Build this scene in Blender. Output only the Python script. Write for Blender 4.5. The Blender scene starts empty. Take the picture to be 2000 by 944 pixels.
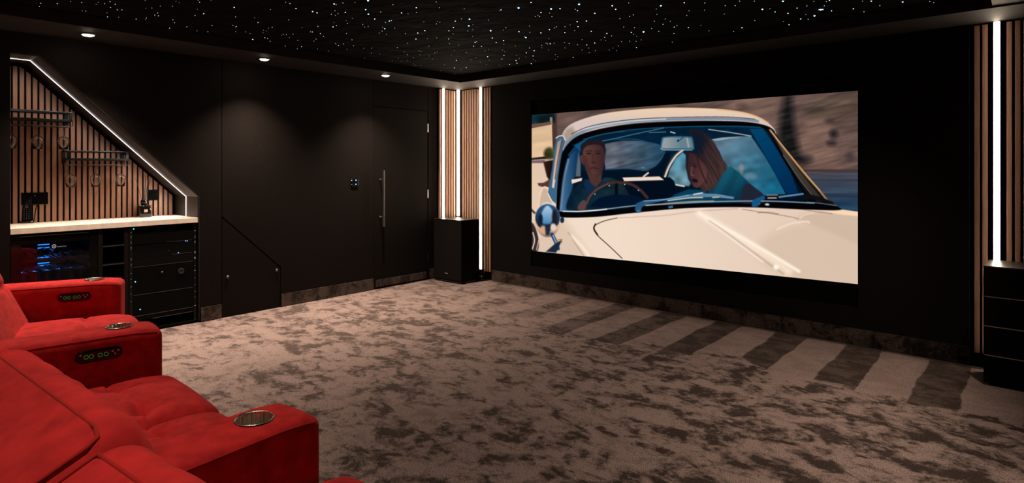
import bpy, bmesh, math, random
import numpy as np
from mathutils import Vector, Matrix
random.seed(7)
SC = bpy.context.scene
COL = SC.collection
PI = math.pi

# ---------------------------------------------------------------- camera model
F, CX, HY, CAMH = 1188.0, 1000.0, 327.0, 1.346
YAW = math.radians(40.3)
FW = np.array([-math.sin(YAW), math.cos(YAW), 0.0])
RT = np.array([math.cos(YAW), math.sin(YAW), 0.0])
UP = np.array([0, 0, 1.0])
EYE = np.array([0, 0, CAMH])

def ray(px, py):
    return F * FW + (px - CX) * RT + (HY - py) * UP
def onX(px, py, x):              # point where the sight line meets the plane at this x
    d = ray(px, py); return EYE + d * (x / d[0])
def onZ(px, py, z):
    d = ray(px, py); return EYE + d * ((z - CAMH) / d[2])
WA, WB = 5.15, -0.045            # screen wall runs y = WA + WB*x
def onW(px, py, off=0.0):
    d = ray(px, py); return EYE + d * ((WA - off) / (d[1] - WB * d[0]))
def wy(x, off=0.0):
    return WA - off + WB * x
def proj(P):
    P = np.asarray(P) - EYE
    f = P @ FW
    return np.stack([CX + F * (P @ RT) / f, HY - F * P[..., 2] / f], -1)

cam = bpy.data.cameras.new('camera'); cam_o = bpy.data.objects.new('camera', cam); COL.objects.link(cam_o)
cam_o.location = (0, 0, CAMH); cam_o.rotation_euler = (PI / 2, 0, YAW)
cam.sensor_fit = 'HORIZONTAL'; cam.sensor_width = 36; cam.lens = F / 2000 * 36
cam.shift_y = -(472 - HY) / 2000.0
cam.clip_start = 0.02
SC.camera = cam_o
SC.view_settings.view_transform = 'Standard'; SC.view_settings.look = 'None'
SC.view_settings.gamma = 1; SC.view_settings.exposure = 0
SC.view_settings.use_curve_mapping = False
SC.cycles.use_denoising = True
SC.cycles.max_bounces = 8
SC.cycles.sample_clamp_indirect = 4.0
SC.cycles.caustics_reflective = False
SC.cycles.caustics_refractive = False
wd = bpy.data.worlds.new('world'); SC.world = wd; wd.use_nodes = True
wd.node_tree.nodes['Background'].inputs[0].default_value = (0.002, 0.0016, 0.0015, 1)

# ---------------------------------------------------------------- materials
def lin(c):
    return tuple(((v / 255) / 12.92) if v / 255 <= .04045 else (((v / 255) + .055) / 1.055) ** 2.4 for v in c)

def mat(name, col, rough=.5, metal=0.0, spec=.5, sheen=0, sheen_col=(1, 1, 1), trans=0, coat=0,
        bump=None, var=None, ior=1.45):
    m = bpy.data.materials.new(name); m.use_nodes = True
    nt = m.node_tree; b = nt.nodes['Principled BSDF']
    b.inputs['Base Color'].default_value = (*col, 1)
    b.inputs['Roughness'].default_value = rough
    b.inputs['Metallic'].default_value = metal
    b.inputs['Specular IOR Level'].default_value = spec
    b.inputs['Transmission Weight'].default_value = trans
    b.inputs['Coat Weight'].default_value = coat
    b.inputs['IOR'].default_value = ior
    if sheen:
        b.inputs['Sheen Weight'].default_value = sheen
        b.inputs['Sheen Roughness'].default_value = .4
        b.inputs['Sheen Tint'].default_value = (*sheen_col, 1)
    geo = nt.nodes.new('ShaderNodeNewGeometry')
    if var:                       # (scale vec, amount)
        mp = nt.nodes.new('ShaderNodeMapping'); mp.inputs['Scale'].default_value = var[0]
        nt.links.new(geo.outputs['Position'], mp.inputs[0])
        n = nt.nodes.new('ShaderNodeTexNoise'); n.inputs['Scale'].default_value = 1; n.inputs['Detail'].default_value = 4
        nt.links.new(mp.outputs[0], n.inputs['Vector'])
        r = nt.nodes.new('ShaderNodeMapRange')
        r.inputs[1].default_value = .3; r.inputs[2].default_value = .7
        r.inputs[3].default_value = 1 - var[1]; r.inputs[4].default_value = 1 + var[1]
        nt.links.new(n.outputs[0], r.inputs[0])
        mx = nt.nodes.new('ShaderNodeVectorMath'); mx.operation = 'SCALE'
        mx.inputs[0].default_value = col
        nt.links.new(r.outputs[0], mx.inputs['Scale'])
        nt.links.new(mx.outputs[0], b.inputs['Base Color'])
    if bump:                      # (scale, strength, distance)
        n = nt.nodes.new('ShaderNodeTexNoise'); n.inputs['Scale'].default_value = bump[0]; n.inputs['Detail'].default_value = 3
        nt.links.new(geo.outputs['Position'], n.inputs['Vector'])
        bp = nt.nodes.new('ShaderNodeBump'); bp.inputs['Strength'].default_value = bump[1]
        bp.inputs['Distance'].default_value = bump[2]
        nt.links.new(n.outputs[0], bp.inputs['Height']); nt.links.new(bp.outputs[0], b.inputs['Normal'])
    return m

def emit(name, col, strength):
    m = bpy.data.materials.new(name); m.use_nodes = True
    nt = m.node_tree; nt.nodes.remove(nt.nodes['Principled BSDF'])
    e = nt.nodes.new('ShaderNodeEmission'); e.inputs[0].default_value = (*col, 1); e.inputs[1].default_value = strength
    nt.links.new(e.outputs[0], nt.nodes['Material Output'].inputs[0])
    return m

def wood(name, c1, c2, rough=.45):
    m = bpy.data.materials.new(name); m.use_nodes = True
    nt = m.node_tree; b = nt.nodes['Principled BSDF']; b.inputs['Roughness'].default_value = rough
    geo = nt.nodes.new('ShaderNodeNewGeometry')
    mp = nt.nodes.new('ShaderNodeMapping'); mp.inputs['Scale'].default_value = (150, 150, 3.0)
    nt.links.new(geo.outputs['Position'], mp.inputs[0])
    n = nt.nodes.new('ShaderNodeTexNoise'); n.inputs['Scale'].default_value = 1.3; n.inputs['Detail'].default_value = 6
    n.inputs['Distortion'].default_value = .6
    nt.links.new(mp.outputs[0], n.inputs['Vector'])
    cr = nt.nodes.new('ShaderNodeValToRGB')
    cr.color_ramp.elements[0].position = .35; cr.color_ramp.elements[0].color = (*c1, 1)
    cr.color_ramp.elements[1].position = .68; cr.color_ramp.elements[1].color = (*c2, 1)
    nt.links.new(n.outputs[0], cr.inputs[0]); nt.links.new(cr.outputs[0], b.inputs['Base Color'])
    return m

M = {}
M['wall'] = mat('wall_paint', (.0088, .0062, .0053), .68, spec=.09, bump=(260, .45, .003), var=((170, 170, 170), .38))
M['screenwall'] = mat('acoustic_fabric', (.0085, .007, .0065), .9, spec=.15, bump=(500, .3, .001))
M['doorp'] = mat('door_paint', (.0078, .0056, .0048), .6, spec=.10, bump=(220, .3, .0015))
M['gap'] = mat('dark_gap', (.002, .002, .002), .9, spec=.1)
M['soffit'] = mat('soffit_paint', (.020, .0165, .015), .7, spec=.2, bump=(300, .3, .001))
M['soflit'] = mat('soffit_lit_grey', (.07, .063, .058), .65, spec=.3, bump=(300, .3, .001))  # soffit paint made lighter, LED light put into its colour
M['star'] = mat('ceiling_fabric', (.0052, .0038, .0035), .9, spec=.04, bump=(5, .6, .05))
M['backing'] = mat('slat_backing_felt', (.004, .004, .004), .95, spec=.05)
M['wood'] = wood('slat_wood', (.36, .20, .125), (.45, .265, .17))
M['woodbar'] = wood('bar_slat_wood', (.225, .105, .062), (.31, .155, .096))
M['top'] = mat('pale_worktop', (.88, .75, .63), .35, var=((3, 25, 3), .10))
M['blackm'] = mat('black_metal', (.003, .003, .0033), .45, spec=.3)
M['blackp'] = mat('black_plastic', (.0016, .0016, .0016), .5, spec=.1)
M['lining'] = mat('alcove_lining', (.032, .024, .020), .45, spec=.4, bump=(300, .2, .001))
M['blackg'] = mat('black_gloss', (.003, .003, .003), .12, spec=.5)
M['cab'] = mat('black_cabinet', (.002, .0018, .0017), .6, spec=.12)
M['cabtop'] = mat('satin_black_lacquer', (.012, .010, .009), .3, spec=.6)
M['steel'] = mat('brushed_steel', (.62, .6, .57), .28, metal=1)
M['dimsteel'] = mat('dull_steel', (.24, .23, .225), .4, metal=1)
M['alu'] = mat('aluminium_profile', (.45, .44, .43), .4, metal=1)
M['glass'] = mat('clear_glass', (1, 1, 1), .06, trans=1, ior=1.45)
M['red'] = mat('red_velvet', (.44, .020, .0205), .9, spec=.12, sheen=.07, sheen_col=(1, .35, .28),
               bump=(420, .35, .0012), var=((22, 22, 22), .24))
M['redpipe'] = mat('red_piping', (.33, .011, .010), .85, spec=.2, sheen=.2, sheen_col=(1, .3, .25))
M['led'] = emit('led_white', (1, .80, .60), 27)
M['ledbar'] = emit('led_bar_white', (1, .95, .9), 5)
M['lamp'] = emit('lamp_lens', (1, .84, .66), 60)
M['s1'] = emit('star_small', (.78, .9, 1), 1.9)
M['s2'] = emit('star_mid', (.45, .75, 1), 5)
M['s3'] = emit('star_large', (.16, .5, 1), 16)
M['ledblue'] = emit('blue_indicator', (.12, .22, 1), 6)
M['ledcyan'] = emit('cyan_indicator', (.1, .5, 1), 4)
M['ledgreen'] = emit('green_indicator', (.05, .8, .35), 3)
M['btngreen'] = emit('green_ring', (.08, .5, .08), .16)
M['bluerefl'] = emit('blue_reflection', (.03, .25, 1), 2.2)
M['print'] = mat('grey_print', (.5, .5, .52), .5)
M['can'] = mat('can_metal', (.55, .6, .62), .25, metal=1)
M['canbody'] = mat('can_body', (.03, .05, .08), .3, spec=.6)
M['trayred'] = mat('red_tray', (.25, .02, .03), .3, spec=.6)
M['bottle'] = mat('dark_bottle', (.006, .004, .003), .08, spec=.7)
M['tan'] = mat('tan_label', (.35, .27, .2), .6)
M['reed'] = mat('dark_reed', (.02, .014, .01), .7)

def carpet(upright=False):
    m = bpy.data.materials.new('carpet_strip' if upright else 'carpet_pile'); m.use_nodes = True
    nt = m.node_tree; N = nt.nodes; L = nt.links
    b = N['Principled BSDF']; b.inputs['Roughness'].default_value = .95
    b.inputs['Specular IOR Level'].default_value = .1
    geo = N.new('ShaderNodeNewGeometry')
    def mathn(op, a, c=None, clamp=False):
        n = N.new('ShaderNodeMath'); n.operation = op; n.use_clamp = clamp
        for i, v in enumerate((a, c)):
            if v is None: continue
            if isinstance(v, (int, float)): n.inputs[i].default_value = v
            else: L.new(v, n.inputs[i])
        return n.outputs[0]
    def noise(scale, detail, dist=0, mapping=None, rough=.55):
        mp = N.new('ShaderNodeMapping'); L.new(geo.outputs['Position'], mp.inputs[0])
        if mapping: mp.inputs['Rotation'].default_value = mapping[0]; mp.inputs['Scale'].default_value = mapping[1]
        n = N.new('ShaderNodeTexNoise'); n.inputs['Scale'].default_value = scale; n.inputs['Detail'].default_value = detail
        n.inputs['Distortion'].default_value = dist; n.inputs['Roughness'].default_value = rough
        L.new(mp.outputs[0], n.inputs['Vector']); return n.outputs[0]
    def ss(v, lo, hi, a=0.0, c=1.0):
        r = N.new('ShaderNodeMapRange'); r.interpolation_type = 'SMOOTHSTEP'
        r.inputs[1].default_value = lo; r.inputs[2].default_value = hi; r.inputs[3].default_value = a; r.inputs[4].default_value = c
        L.new(v, r.inputs[0]); return r.outputs[0]
    sep = N.new('ShaderNodeSeparateXYZ'); L.new(geo.outputs['Position'], sep.inputs[0])
    X, Y = sep.outputs[0], sep.outputs[1]
    mpg = ((0, 0, math.radians(12)), (1, 1.35, 1))
    region = noise(.55, 1)
    big = noise(4.1, 5, .6, mpg, .6)
    mid = noise(9.0, 4, .6, mpg, .62)
    # blotches of pile brushed the other way
    bsum = mathn('ADD', mathn('MULTIPLY', big, .72), mathn('MULTIPLY', mid, .28))
    bsum = mathn('ADD', bsum, mathn('MULTIPLY', mathn('SUBTRACT', region, .5), .16))
    bsum = mathn('ADD', bsum, mathn('MULTIPLY', mathn('SUBTRACT', noise(30, 3), .5), .22))
    bsum = mathn('ADD', bsum, ss(X, -3.4, -.4, 0, .045))
    blot = mathn('MULTIPLY', ss(bsum, .455, .635), .97)
    soft = mathn('MULTIPLY', ss(mid, .45, .66), .35)
    blot = mathn('ADD', blot, soft, True)
    # vacuumed lanes by the screen wall
    wob = mathn('MULTIPLY', mathn('SUBTRACT', noise(3.0, 3), .5), .07)
    ph = mathn('DIVIDE', mathn('ADD', mathn('ADD', X, .812), wob), .516)
    fr = mathn('FRACT', mathn('ADD', ph, 20))
    lane = mathn('MULTIPLY', ss(fr, .0, .02), ss(fr, .54, .57, 1, 0))
    lim = mathn('ADD', Y, mathn('MULTIPLY', mathn('SUBTRACT', noise(2.2, 4, .5), .5), 1.5))
    lim = mathn('ADD', lim, mathn('MULTIPLY', X, -.03))
    zone = ss(lim, 4.12, 4.2)
    lanedark = mathn('MULTIPLY', mathn('SUBTRACT', 1, lane), mathn('ADD', .80, mathn('MULTIPLY', blot, .20)))
    lanelight = mathn('MULTIPLY', lane, mathn('MULTIPLY', blot, .22))
    lanes = mathn('ADD', lanedark, lanelight)
    blot = mathn('MULTIPLY', blot, ss(X, -4.2, -1.0, .82, 1.0))
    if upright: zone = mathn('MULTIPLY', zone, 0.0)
    zfade = mathn('MULTIPLY', zone, ss(X, -4.4, -1.9, .2, 1))
    dark = mathn('ADD', mathn('MULTIPLY', lanes, zfade), mathn('MULTIPLY', blot, mathn('SUBTRACT', 1, zfade)), True)
    grain = noise(150, 3, 0, None, .85)
    g = ss(grain, .30, .70, .3, 1.7)
    mix = N.new('ShaderNodeMix'); mix.data_type = 'RGBA'
    mix.inputs['A'].default_value = (.295, .210, .192, 1); mix.inputs['B'].default_value = (.046, .032, .028, 1)
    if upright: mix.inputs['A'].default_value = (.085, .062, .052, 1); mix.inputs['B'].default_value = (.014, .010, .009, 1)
    L.new(dark, mix.inputs['Factor'])
    sc = N.new('ShaderNodeVectorMath'); sc.operation = 'SCALE'
    L.new(mix.outputs['Result'], sc.inputs[0]); L.new(g, sc.inputs['Scale'])
    spark = ss(noise(520, 0), .77, .80)
    add = N.new('ShaderNodeVectorMath'); add.operation = 'ADD'
    sv = N.new('ShaderNodeVectorMath'); sv.operation = 'SCALE'; sv.inputs[0].default_value = (.5, .38, .27); L.new(spark, sv.inputs['Scale'])
    L.new(sc.outputs[0], add.inputs[0]); L.new(sv.outputs[0], add.inputs[1])
    L.new(add.outputs[0], b.inputs['Base Color'])
    bp = N.new('ShaderNodeBump'); bp.inputs['Strength'].default_value = .5; bp.inputs['Distance'].default_value = .004
    h = mathn('ADD', mathn('MULTIPLY', grain, .5), mathn('MULTIPLY', big, 3.0))
    L.new(h, bp.inputs['Height']); L.new(bp.outputs[0], b.inputs['Normal'])
    return m
M['carpet'] = carpet(); M['carpetup'] = carpet(True)

# ---------------------------------------------------------------- building helpers
CHIP = 2.6
LP_LEFT = 235
LA_LEFT = 110
SEATDX = [0, 0, 0, 0, .0, .0]
SEATDY = [-.06, -.06, -.06, -.05, 0, 0]
PH = [None, None, None, None, (-1.272, .99, -2), (-.716, .99, -4)]
EXTRA_DL = [(-4.45, .58, 60, 'recessed downlight above the far left end of the seat row', 74, (0, 0)),
            (-3.02, .56, 66, 'recessed downlight above the middle of the seat row', 74, (0, 0)),
            (-1.66, .54, 58, 'recessed downlight above the armrest nearest the camera', 74, (0, 0)),
            (-.62, .22, 52, 'recessed downlight above the seat nearest the camera', 64, (0, 0)),
            (.15, 2.70, 150, 'recessed downlight in the middle of the right soffit', 80, (0, -20)),
            (.15, 4.00, 120, 'recessed downlight in the right soffit near the cabinet', 78, (8, -38))]
# ---------------------------------------------------------------- building helpers
def finish(name, verts, faces, m, parent=None, smooth=False, bevel=0, loc=None):
    me = bpy.data.meshes.new(name)
    me.from_pydata([tuple(map(float, v)) for v in verts], [], faces); me.validate()
    bm = bmesh.new(); bm.from_mesh(me)
    bmesh.ops.recalc_face_normals(bm, faces=bm.faces); bm.to_mesh(me); bm.free()
    me.materials.append(m)
    if smooth:
        for p in me.polygons: p.use_smooth = True
    o = bpy.data.objects.new(name, me); COL.objects.link(o)
    if parent: o.parent = parent
    if loc is not None: o.location = loc
    if bevel:
        md = o.modifiers.new('bevel', 'BEVEL'); md.width = bevel; md.segments = 2; md.limit_method = 'ANGLE'
    return o

class MB:
    def __init__(s): s.v = []; s.f = []
    def add(s, v, f):
        n = len(s.v); s.v += [tuple(p) for p in v]; s.f += [tuple(i + n for i in q) for q in f]; return s
    def box(s, x0, x1, y0, y1, z0, z1):
        return s.add([(x0, y0, z0), (x1, y0, z0), (x1, y1, z0), (x0, y1, z0), (x0, y0, z1), (x1, y0, z1), (x1, y1, z1), (x0, y1, z1)],
                     [(0, 3, 2, 1), (4, 5, 6, 7), (0, 1, 5, 4), (1, 2, 6, 5), (2, 3, 7, 6), (3, 0, 4, 7)])
    def hexa(s, low, high):       # two matching loops
        n = len(low)
        f = [tuple(range(n))[::-1], tuple(range(n, 2 * n))]
        f += [(i, (i + 1) % n, n + (i + 1) % n, n + i) for i in range(n)]
        return s.add(list(low) + list(high), f)
    def prismx(s, poly, x0, x1):  # polygon in (y, z)
        return s.hexa([(x0, y, z) for y, z in poly], [(x1, y, z) for y, z in poly])
    def prismz(s, poly, z0, z1):
        return s.hexa([(x, y, z0) for x, y in poly], [(x, y, z1) for x, y in poly])
    def tube(s, pts, r, n=8, closed=False):
        pts = [Vector(p) for p in pts]; k = len(pts); base = len(s.v)
        for i, p in enumerate(pts):
            if closed: t = pts[(i + 1) % k] - pts[i - 1]
            else: t = (pts[min(i + 1, k - 1)] - pts[max(i - 1, 0)])
            t.normalize(); a = t.orthogonal() if abs(t.z) > .95 else t.cross(Vector((0, 0, 1))); a.normalize(); b = t.cross(a)
            for j in range(n):
                q = p + (a * math.cos(2 * PI * j / n) + b * math.sin(2 * PI * j / n)) * r; s.v.append(tuple(q))
        for i in range(k if closed else k - 1):
            for j in range(n):
                a0 = base + i * n + j; a1 = base + i * n + (j + 1) % n
                b0 = base + ((i + 1) % k) * n + j; b1 = base + ((i + 1) % k) * n + (j + 1) % n
                s.f.append((a0, a1, b1, b0))
        if not closed:
            s.f.append(tuple(base + j for j in range(n))[::-1]); s.f.append(tuple(base + (k - 1) * n + j for j in range(n)))
        return s
    def lathe(s, prof, c=(0, 0, 0), n=24, axis='z', cap=True):
        base = len(s.v); k = len(prof)
        for r, h in prof:
            for j in range(n):
                a = 2 * PI * j / n; u, w = r * math.cos(a), r * math.sin(a)
                if axis == 'z': p = (c[0] + u, c[1] + w, c[2] + h)
                elif axis == 'x': p = (c[0] + h, c[1] + u, c[2] + w)
                else: p = (c[0] + u, c[1] + h, c[2] + w)
                s.v.append(p)
        for i in range(k - 1):
            for j in range(n):
                s.f.append((base + i * n + j, base + i * n + (j + 1) % n, base + (i + 1) * n + (j + 1) % n, base + (i + 1) * n + j))
        if cap:
            s.f.append(tuple(base + j for j in range(n))[::-1]); s.f.append(tuple(base + (k - 1) * n + j for j in range(n)))
        return s
    def build(s, name, m, parent=None, **k): return finish(name, s.v, s.f, m, parent, **k)

def thing(name, label, cat, loc=(0, 0, 0), rz=0, group=None):
    o = bpy.data.objects.new(name, None); COL.objects.link(o); o.location = loc; o.rotation_euler = (0, 0, rz)
    o.empty_display_size = .05
    return tag(o, label, cat, group)
def tag(o, label, cat, group=None):
    o['label'] = label; o['category'] = cat
    if group: o['group'] = group
    return o
def struct(o): o['kind'] = 'structure'; return o
def dup(root, loc=None, label=None, rz=None):
    r = root.copy(); COL.objects.link(r)
    if loc is not None: r.location = loc
    if rz is not None: r.rotation_euler = (0, 0, rz)
    if label: r['label'] = label
    for ch in list(root.children):
        c = ch.copy(); COL.objects.link(c); c.parent = r
        for g in list(ch.children):
            d = g.copy(); COL.objects.link(d); d.parent = c
    return r
def softbox(s, r, n=(20, 20, 20), deform=None):
    """rounded pad of size s centred on the origin; deform(q, p) moves each vertex (p in -1..1)."""
    bm = bmesh.new(); idx = {}
    h = [a / 2 for a in s]
    def vert(p):
        k = tuple(round(c, 5) for c in p)
        if k in idx: return idx[k]
        q = [p[i] * h[i] for i in range(3)]
        c = [max(-h[i] + r, min(h[i] - r, q[i])) for i in range(3)]
        d = Vector([q[i] - c[i] for i in range(3)])
        # even out the rounded band
        if d.length > 1e-9: d = d.normalized() * r
        q = Vector(c) + d
        if deform: q = deform(q, p)
        idx[k] = bm.verts.new(q); return idx[k]
    for ax in range(3):
        a, b = [i for i in range(3) if i != ax]
        for sg in (-1, 1):
            for i in range(n[a]):
                for j in range(n[b]):
                    def P(u, w):
                        p = [0, 0, 0]; p[ax] = sg; p[a] = 2 * u / n[a] - 1; p[b] = 2 * w / n[b] - 1; return vert(p)
                    vs = [P(i, j), P(i + 1, j), P(i + 1, j + 1), P(i, j + 1)]
                    try: bm.faces.new(vs)
                    except ValueError: pass
    bmesh.ops.recalc_face_normals(bm, faces=bm.faces)
    return bm
def bmobj(name, bm, m, parent=None, smooth=True):
    me = bpy.data.meshes.new(name); bm.to_mesh(me); bm.free(); me.materials.append(m)
    if smooth:
        for p in me.polygons: p.use_smooth = True
    o = bpy.data.objects.new(name, me); COL.objects.link(o)
    if parent: o.parent = parent
    return o
def apply_cut(o, cutter):
    md = o.modifiers.new('cut', 'BOOLEAN'); md.object = cutter; md.operation = 'DIFFERENCE'; md.solver = 'EXACT'
    dg = bpy.context.evaluated_depsgraph_get(); me = bpy.data.meshes.new_from_object(o.evaluated_get(dg))
    o.modifiers.remove(md); o.data = me
    bpy.data.objects.remove(cutter)
def text_mesh(name, body, size, m, parent, matrix, depth=.0004):
    cu = bpy.data.curves.new(name, 'FONT'); cu.body = body; cu.size = size; cu.extrude = depth
    t = bpy.data.objects.new(name, cu); COL.objects.link(t)
    dg = bpy.context.evaluated_depsgraph_get(); me = bpy.data.meshes.new_from_object(t.evaluated_get(dg))
    bpy.data.objects.remove(t); me.materials.clear(); me.materials.append(m)
    me.transform(matrix)
    o = bpy.data.objects.new(name, me); COL.objects.link(o); o.parent = parent
    return o
# ================================================================ ROOM SHELL
LX = -5.48                        # left wall face
ZS = 2.31                         # soffit height
ZC = 2.39                         # star ceiling
XR = .62                          # right wall
YB = -2.2                         # back wall
YCORN = wy(LX)
def ly(px): return float(onX(px, 400, LX)[1])
# floor
struct(MB().box(-6.2, XR + .1, YB - .1, 5.9, -.05, 0).build('floor', M['carpet']))
# left wall panels, opening for the bar alcove
y0, y1 = .984, 2.263
slope = [(1.150, 2.154), (2.263, 1.089)]
w = MB()
TH = .02
g = .003
yA = ly(433.3); hz0 = float(onX(433.3, 424, LX)[2]); yH = ly(548.5); hz1 = float(onX(548.5, 523, LX)[2])
yD1 = ly(729.5); yD2 = ly(836.8); zD = float(onX(729.5, 207.4, LX)[2])
w.prismx([(YB, 0), (y0, 0), (y0, ZS), (YB, ZS)], LX - TH, LX)
w.prismx([(y0, 2.154), (1.150, 2.154), (2.263, 1.089), (2.263, ZS), (y0, ZS)], LX - TH, LX)
w.box(LX - TH, LX, y1, yA - g, 0, ZS)
w.prismx([(yA + g, hz0 + g * 2), (yH + g, hz1 + g * 2), (yH + g, 0), (yD1 - g, 0), (yD1 - g, ZS), (yA + g, ZS)], LX - TH, LX)
w.prismx([(yD1 + g, zD + g), (yD2 - g, zD + g), (yD2 - g, ZS), (yD1 + g, ZS)], LX - TH, LX)
w.box(LX - TH, LX, yD2 + g, YCORN, 0, ZS)
struct(w.build('wall_left', M['wall']))
struct(MB().box(LX - .12, LX - .045, y1 + .03, YCORN + .1, 0, ZS).build('wall_left_core', M['gap']))
# screen wall: recessed plane behind, fabric face in front
XF0 = float(onW(961, 400, .04)[0]); XF1 = float(onW(1893, 400, .04)[0])
def wslab(x0, x1, off0, off1, z0, z1, mb=None):
    mb = mb or MB()
    return mb.hexa([(x0, wy(x0, off0), z0), (x1, wy(x1, off0), z0), (x1, wy(x1, off1), z0), (x0, wy(x0, off1), z0)],
                   [(x0, wy(x0, off0), z1), (x1, wy(x1, off0), z1), (x1, wy(x1, off1), z1), (x0, wy(x0, off1), z1)])
struct(wslab(LX - .1, XR + .1, 0, -.1, 0, ZS + .1).build('wall_screen', M['screenwall']))
sx0, sx1 = float(onW(1036.5, 400, .04)[0]), float(onW(1676, 400, .04)[0])
sTL, sTR = onW(1036.5, 196.5, .03), onW(1676, 141, .03)
sBL, sBR = onW(1036.5, 519.5, .03), onW(1676, 601, .03)
fw = MB()
wslab(XF0, sx0, .04, .001, .135, ZS, fw); wslab(sx1, XF1, .04, .001, .135, ZS, fw)
def wp(p, off): return (p[0], wy(p[0], off), p[2])
for (za, zb, zc, zd) in ((sTL[2], sTR[2], ZS, ZS), (.135, .135, sBL[2], sBR[2])):
    fw.hexa([(sx0 + .001, wy(sx0, .04), za), (sx1 - .001, wy(sx1, .04), zb), (sx1 - .001, wy(sx1, .001), zb), (sx0 + .001, wy(sx0, .001), za)],
            [(sx0 + .001, wy(sx0, .04), zc), (sx1 - .001, wy(sx1, .04), zd), (sx1 - .001, wy(sx1, .001), zd), (sx0 + .001, wy(sx0, .001), zc)])
struct(fw.build('wall_screen_fabric', M['screenwall']))
# carpet-covered skirtings
sk = MB(); wslab(XF0, XF1, .045, .001, .012, .135, sk)
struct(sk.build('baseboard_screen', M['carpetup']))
struct(wslab(XF0, float(onW(1921, 700, .05)[0]), .055, .045, 0.0, .010).build('trim_1', M['alu']))
sk = MB()
for a, b_ in ((2.263 + .02, yA - .004), (yH + .006, yD1 - .004), (yD2 + .02, 5.045)):
    sk.box(LX, LX + .008, a, b_, .004, .125)
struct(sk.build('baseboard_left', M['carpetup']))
struct(MB().box(XR, XR + .1, YB, 5.4, 0, ZS + .1).build('wall_right', M['wall']))
struct(MB().box(-6.2, XR + .1, YB - .1, YB, 0, ZS + .1).build('wall_back', M['wall']))
# ceiling and soffits
cc = onZ(899, 161.5, ZS); cr_ = onZ(1938, 14, ZS)
cx0, cx1 = float(cc[0]), float(cr_[0]); cy0 = float(cc[1]) - WB * cx0
def cy(x): return cy0 + WB * x
CB = .70
struct(MB().box(-6.2, XR + .1, YB - .1, 5.9, ZC, ZC + .05).build('ceiling', M['star']))
struct(MB().prismz([(LX - .1, CB), (cx0, CB), (cx0, cy(cx0)), (LX - .1, cy(LX - .1))], ZS, ZC - .001).build('trim_2', M['soffit']))
struct(MB().prismz([(LX - .1, cy(LX - .1) + .0005), (XR, cy(XR) + .0005), (XR, wy(XR)), (LX - .1, wy(LX - .1))], ZS, ZC - .001).build('trim_3', M['soffit']))
struct(MB().prismz([(cx1, CB), (XR, CB), (XR, cy(XR)), (cx1, cy(cx1))], ZS + .012, ZC - .001).build('trim_4', M['soflit']))
struct(MB().box(LX - .1, XR, YB, CB, ZS, ZC - .001).build('trim_5', M['soffit']))

# door and under-stair hatch
d1 = struct(MB().box(LX - .03, LX - .004, yD1 + g, yD2 - .008, .012, zD - g).build('door_1', M['doorp'], bevel=.0015))
d1['label'] = 'black flush door with a long steel pull handle'
hy = float(onX(742.5, 388, LX)[1]); hb = LX + .062
zt, zb = float(onX(752, 333, hb)[2]), float(onX(752, 443, hb)[2])
h = MB().tube([(hb, hy, zb), (hb, hy, zt)], .013, 14)
z1_, z2_ = float(onX(742.5, 351, LX)[2]), float(onX(742.5, 424, LX)[2])
ho = h.build('door_handle', M['dimsteel'], d1, smooth=False); ho['label'] = 'long vertical steel bar handle'
for z in (z1_, z2_):
    MB().lathe([(.012, -.004), (.012, .004), (.008, .005), (.008, .060)], (LX, hy, z), 12, 'x').build('standoff', M['steel'], ho)
for pz in (250, 379, 502):
    zz = float(onX(836, pz, LX)[2])
    MB().box(LX - .012, LX - .001, yD2 - .0085, yD2 - .001, zz - .05, zz + .05).build('hinge', M['steel'], d1)
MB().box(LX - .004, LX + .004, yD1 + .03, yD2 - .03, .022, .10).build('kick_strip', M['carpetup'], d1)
d2 = struct(MB().prismx([(yA + g, .006), (yH - g, .006), (yH - g, hz1), (yA + g, hz0 - .002)], LX - .03, LX - .003).build('door_2', M['doorp'], bevel=.001))
for p in ((445, 541), (540.5, 528)):
    q = onX(*p, LX + .01)
    MB().lathe([(.008, -.014), (.008, .0), (.013, .003), (.013, .012), (.008, .016)], (LX + .0, q[1], q[2]), 14, 'x').build('knob', M['dimsteel'], d2)
# wall keypad
q = onX(692.5, 357, LX)
kp = thing('wall_keypad', 'small black wall keypad with blue lights left of the flush door', 'switch', (LX, q[1], q[2]))
bmk = softbox((.014, .088, .088), .006, (3, 8, 8)); ok = bmobj('faceplate', bmk, M['blackg'], kp); ok.location = (.007, 0, 0)
for (px, py, mm, r) in ((687, 352.5, 's2', .003), (695.2, 352.2, 'ledblue', .006), (687, 360.5, 's1', .002), (695.2, 360, 's2', .0035)):
    p = onX(px, py, LX + .014) - q
    MB().lathe([(r, 0), (r, .002), (r * .5, .003)], (.014, p[1], p[2]), 10, 'x').build('indicator', M[mm], kp)

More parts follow.
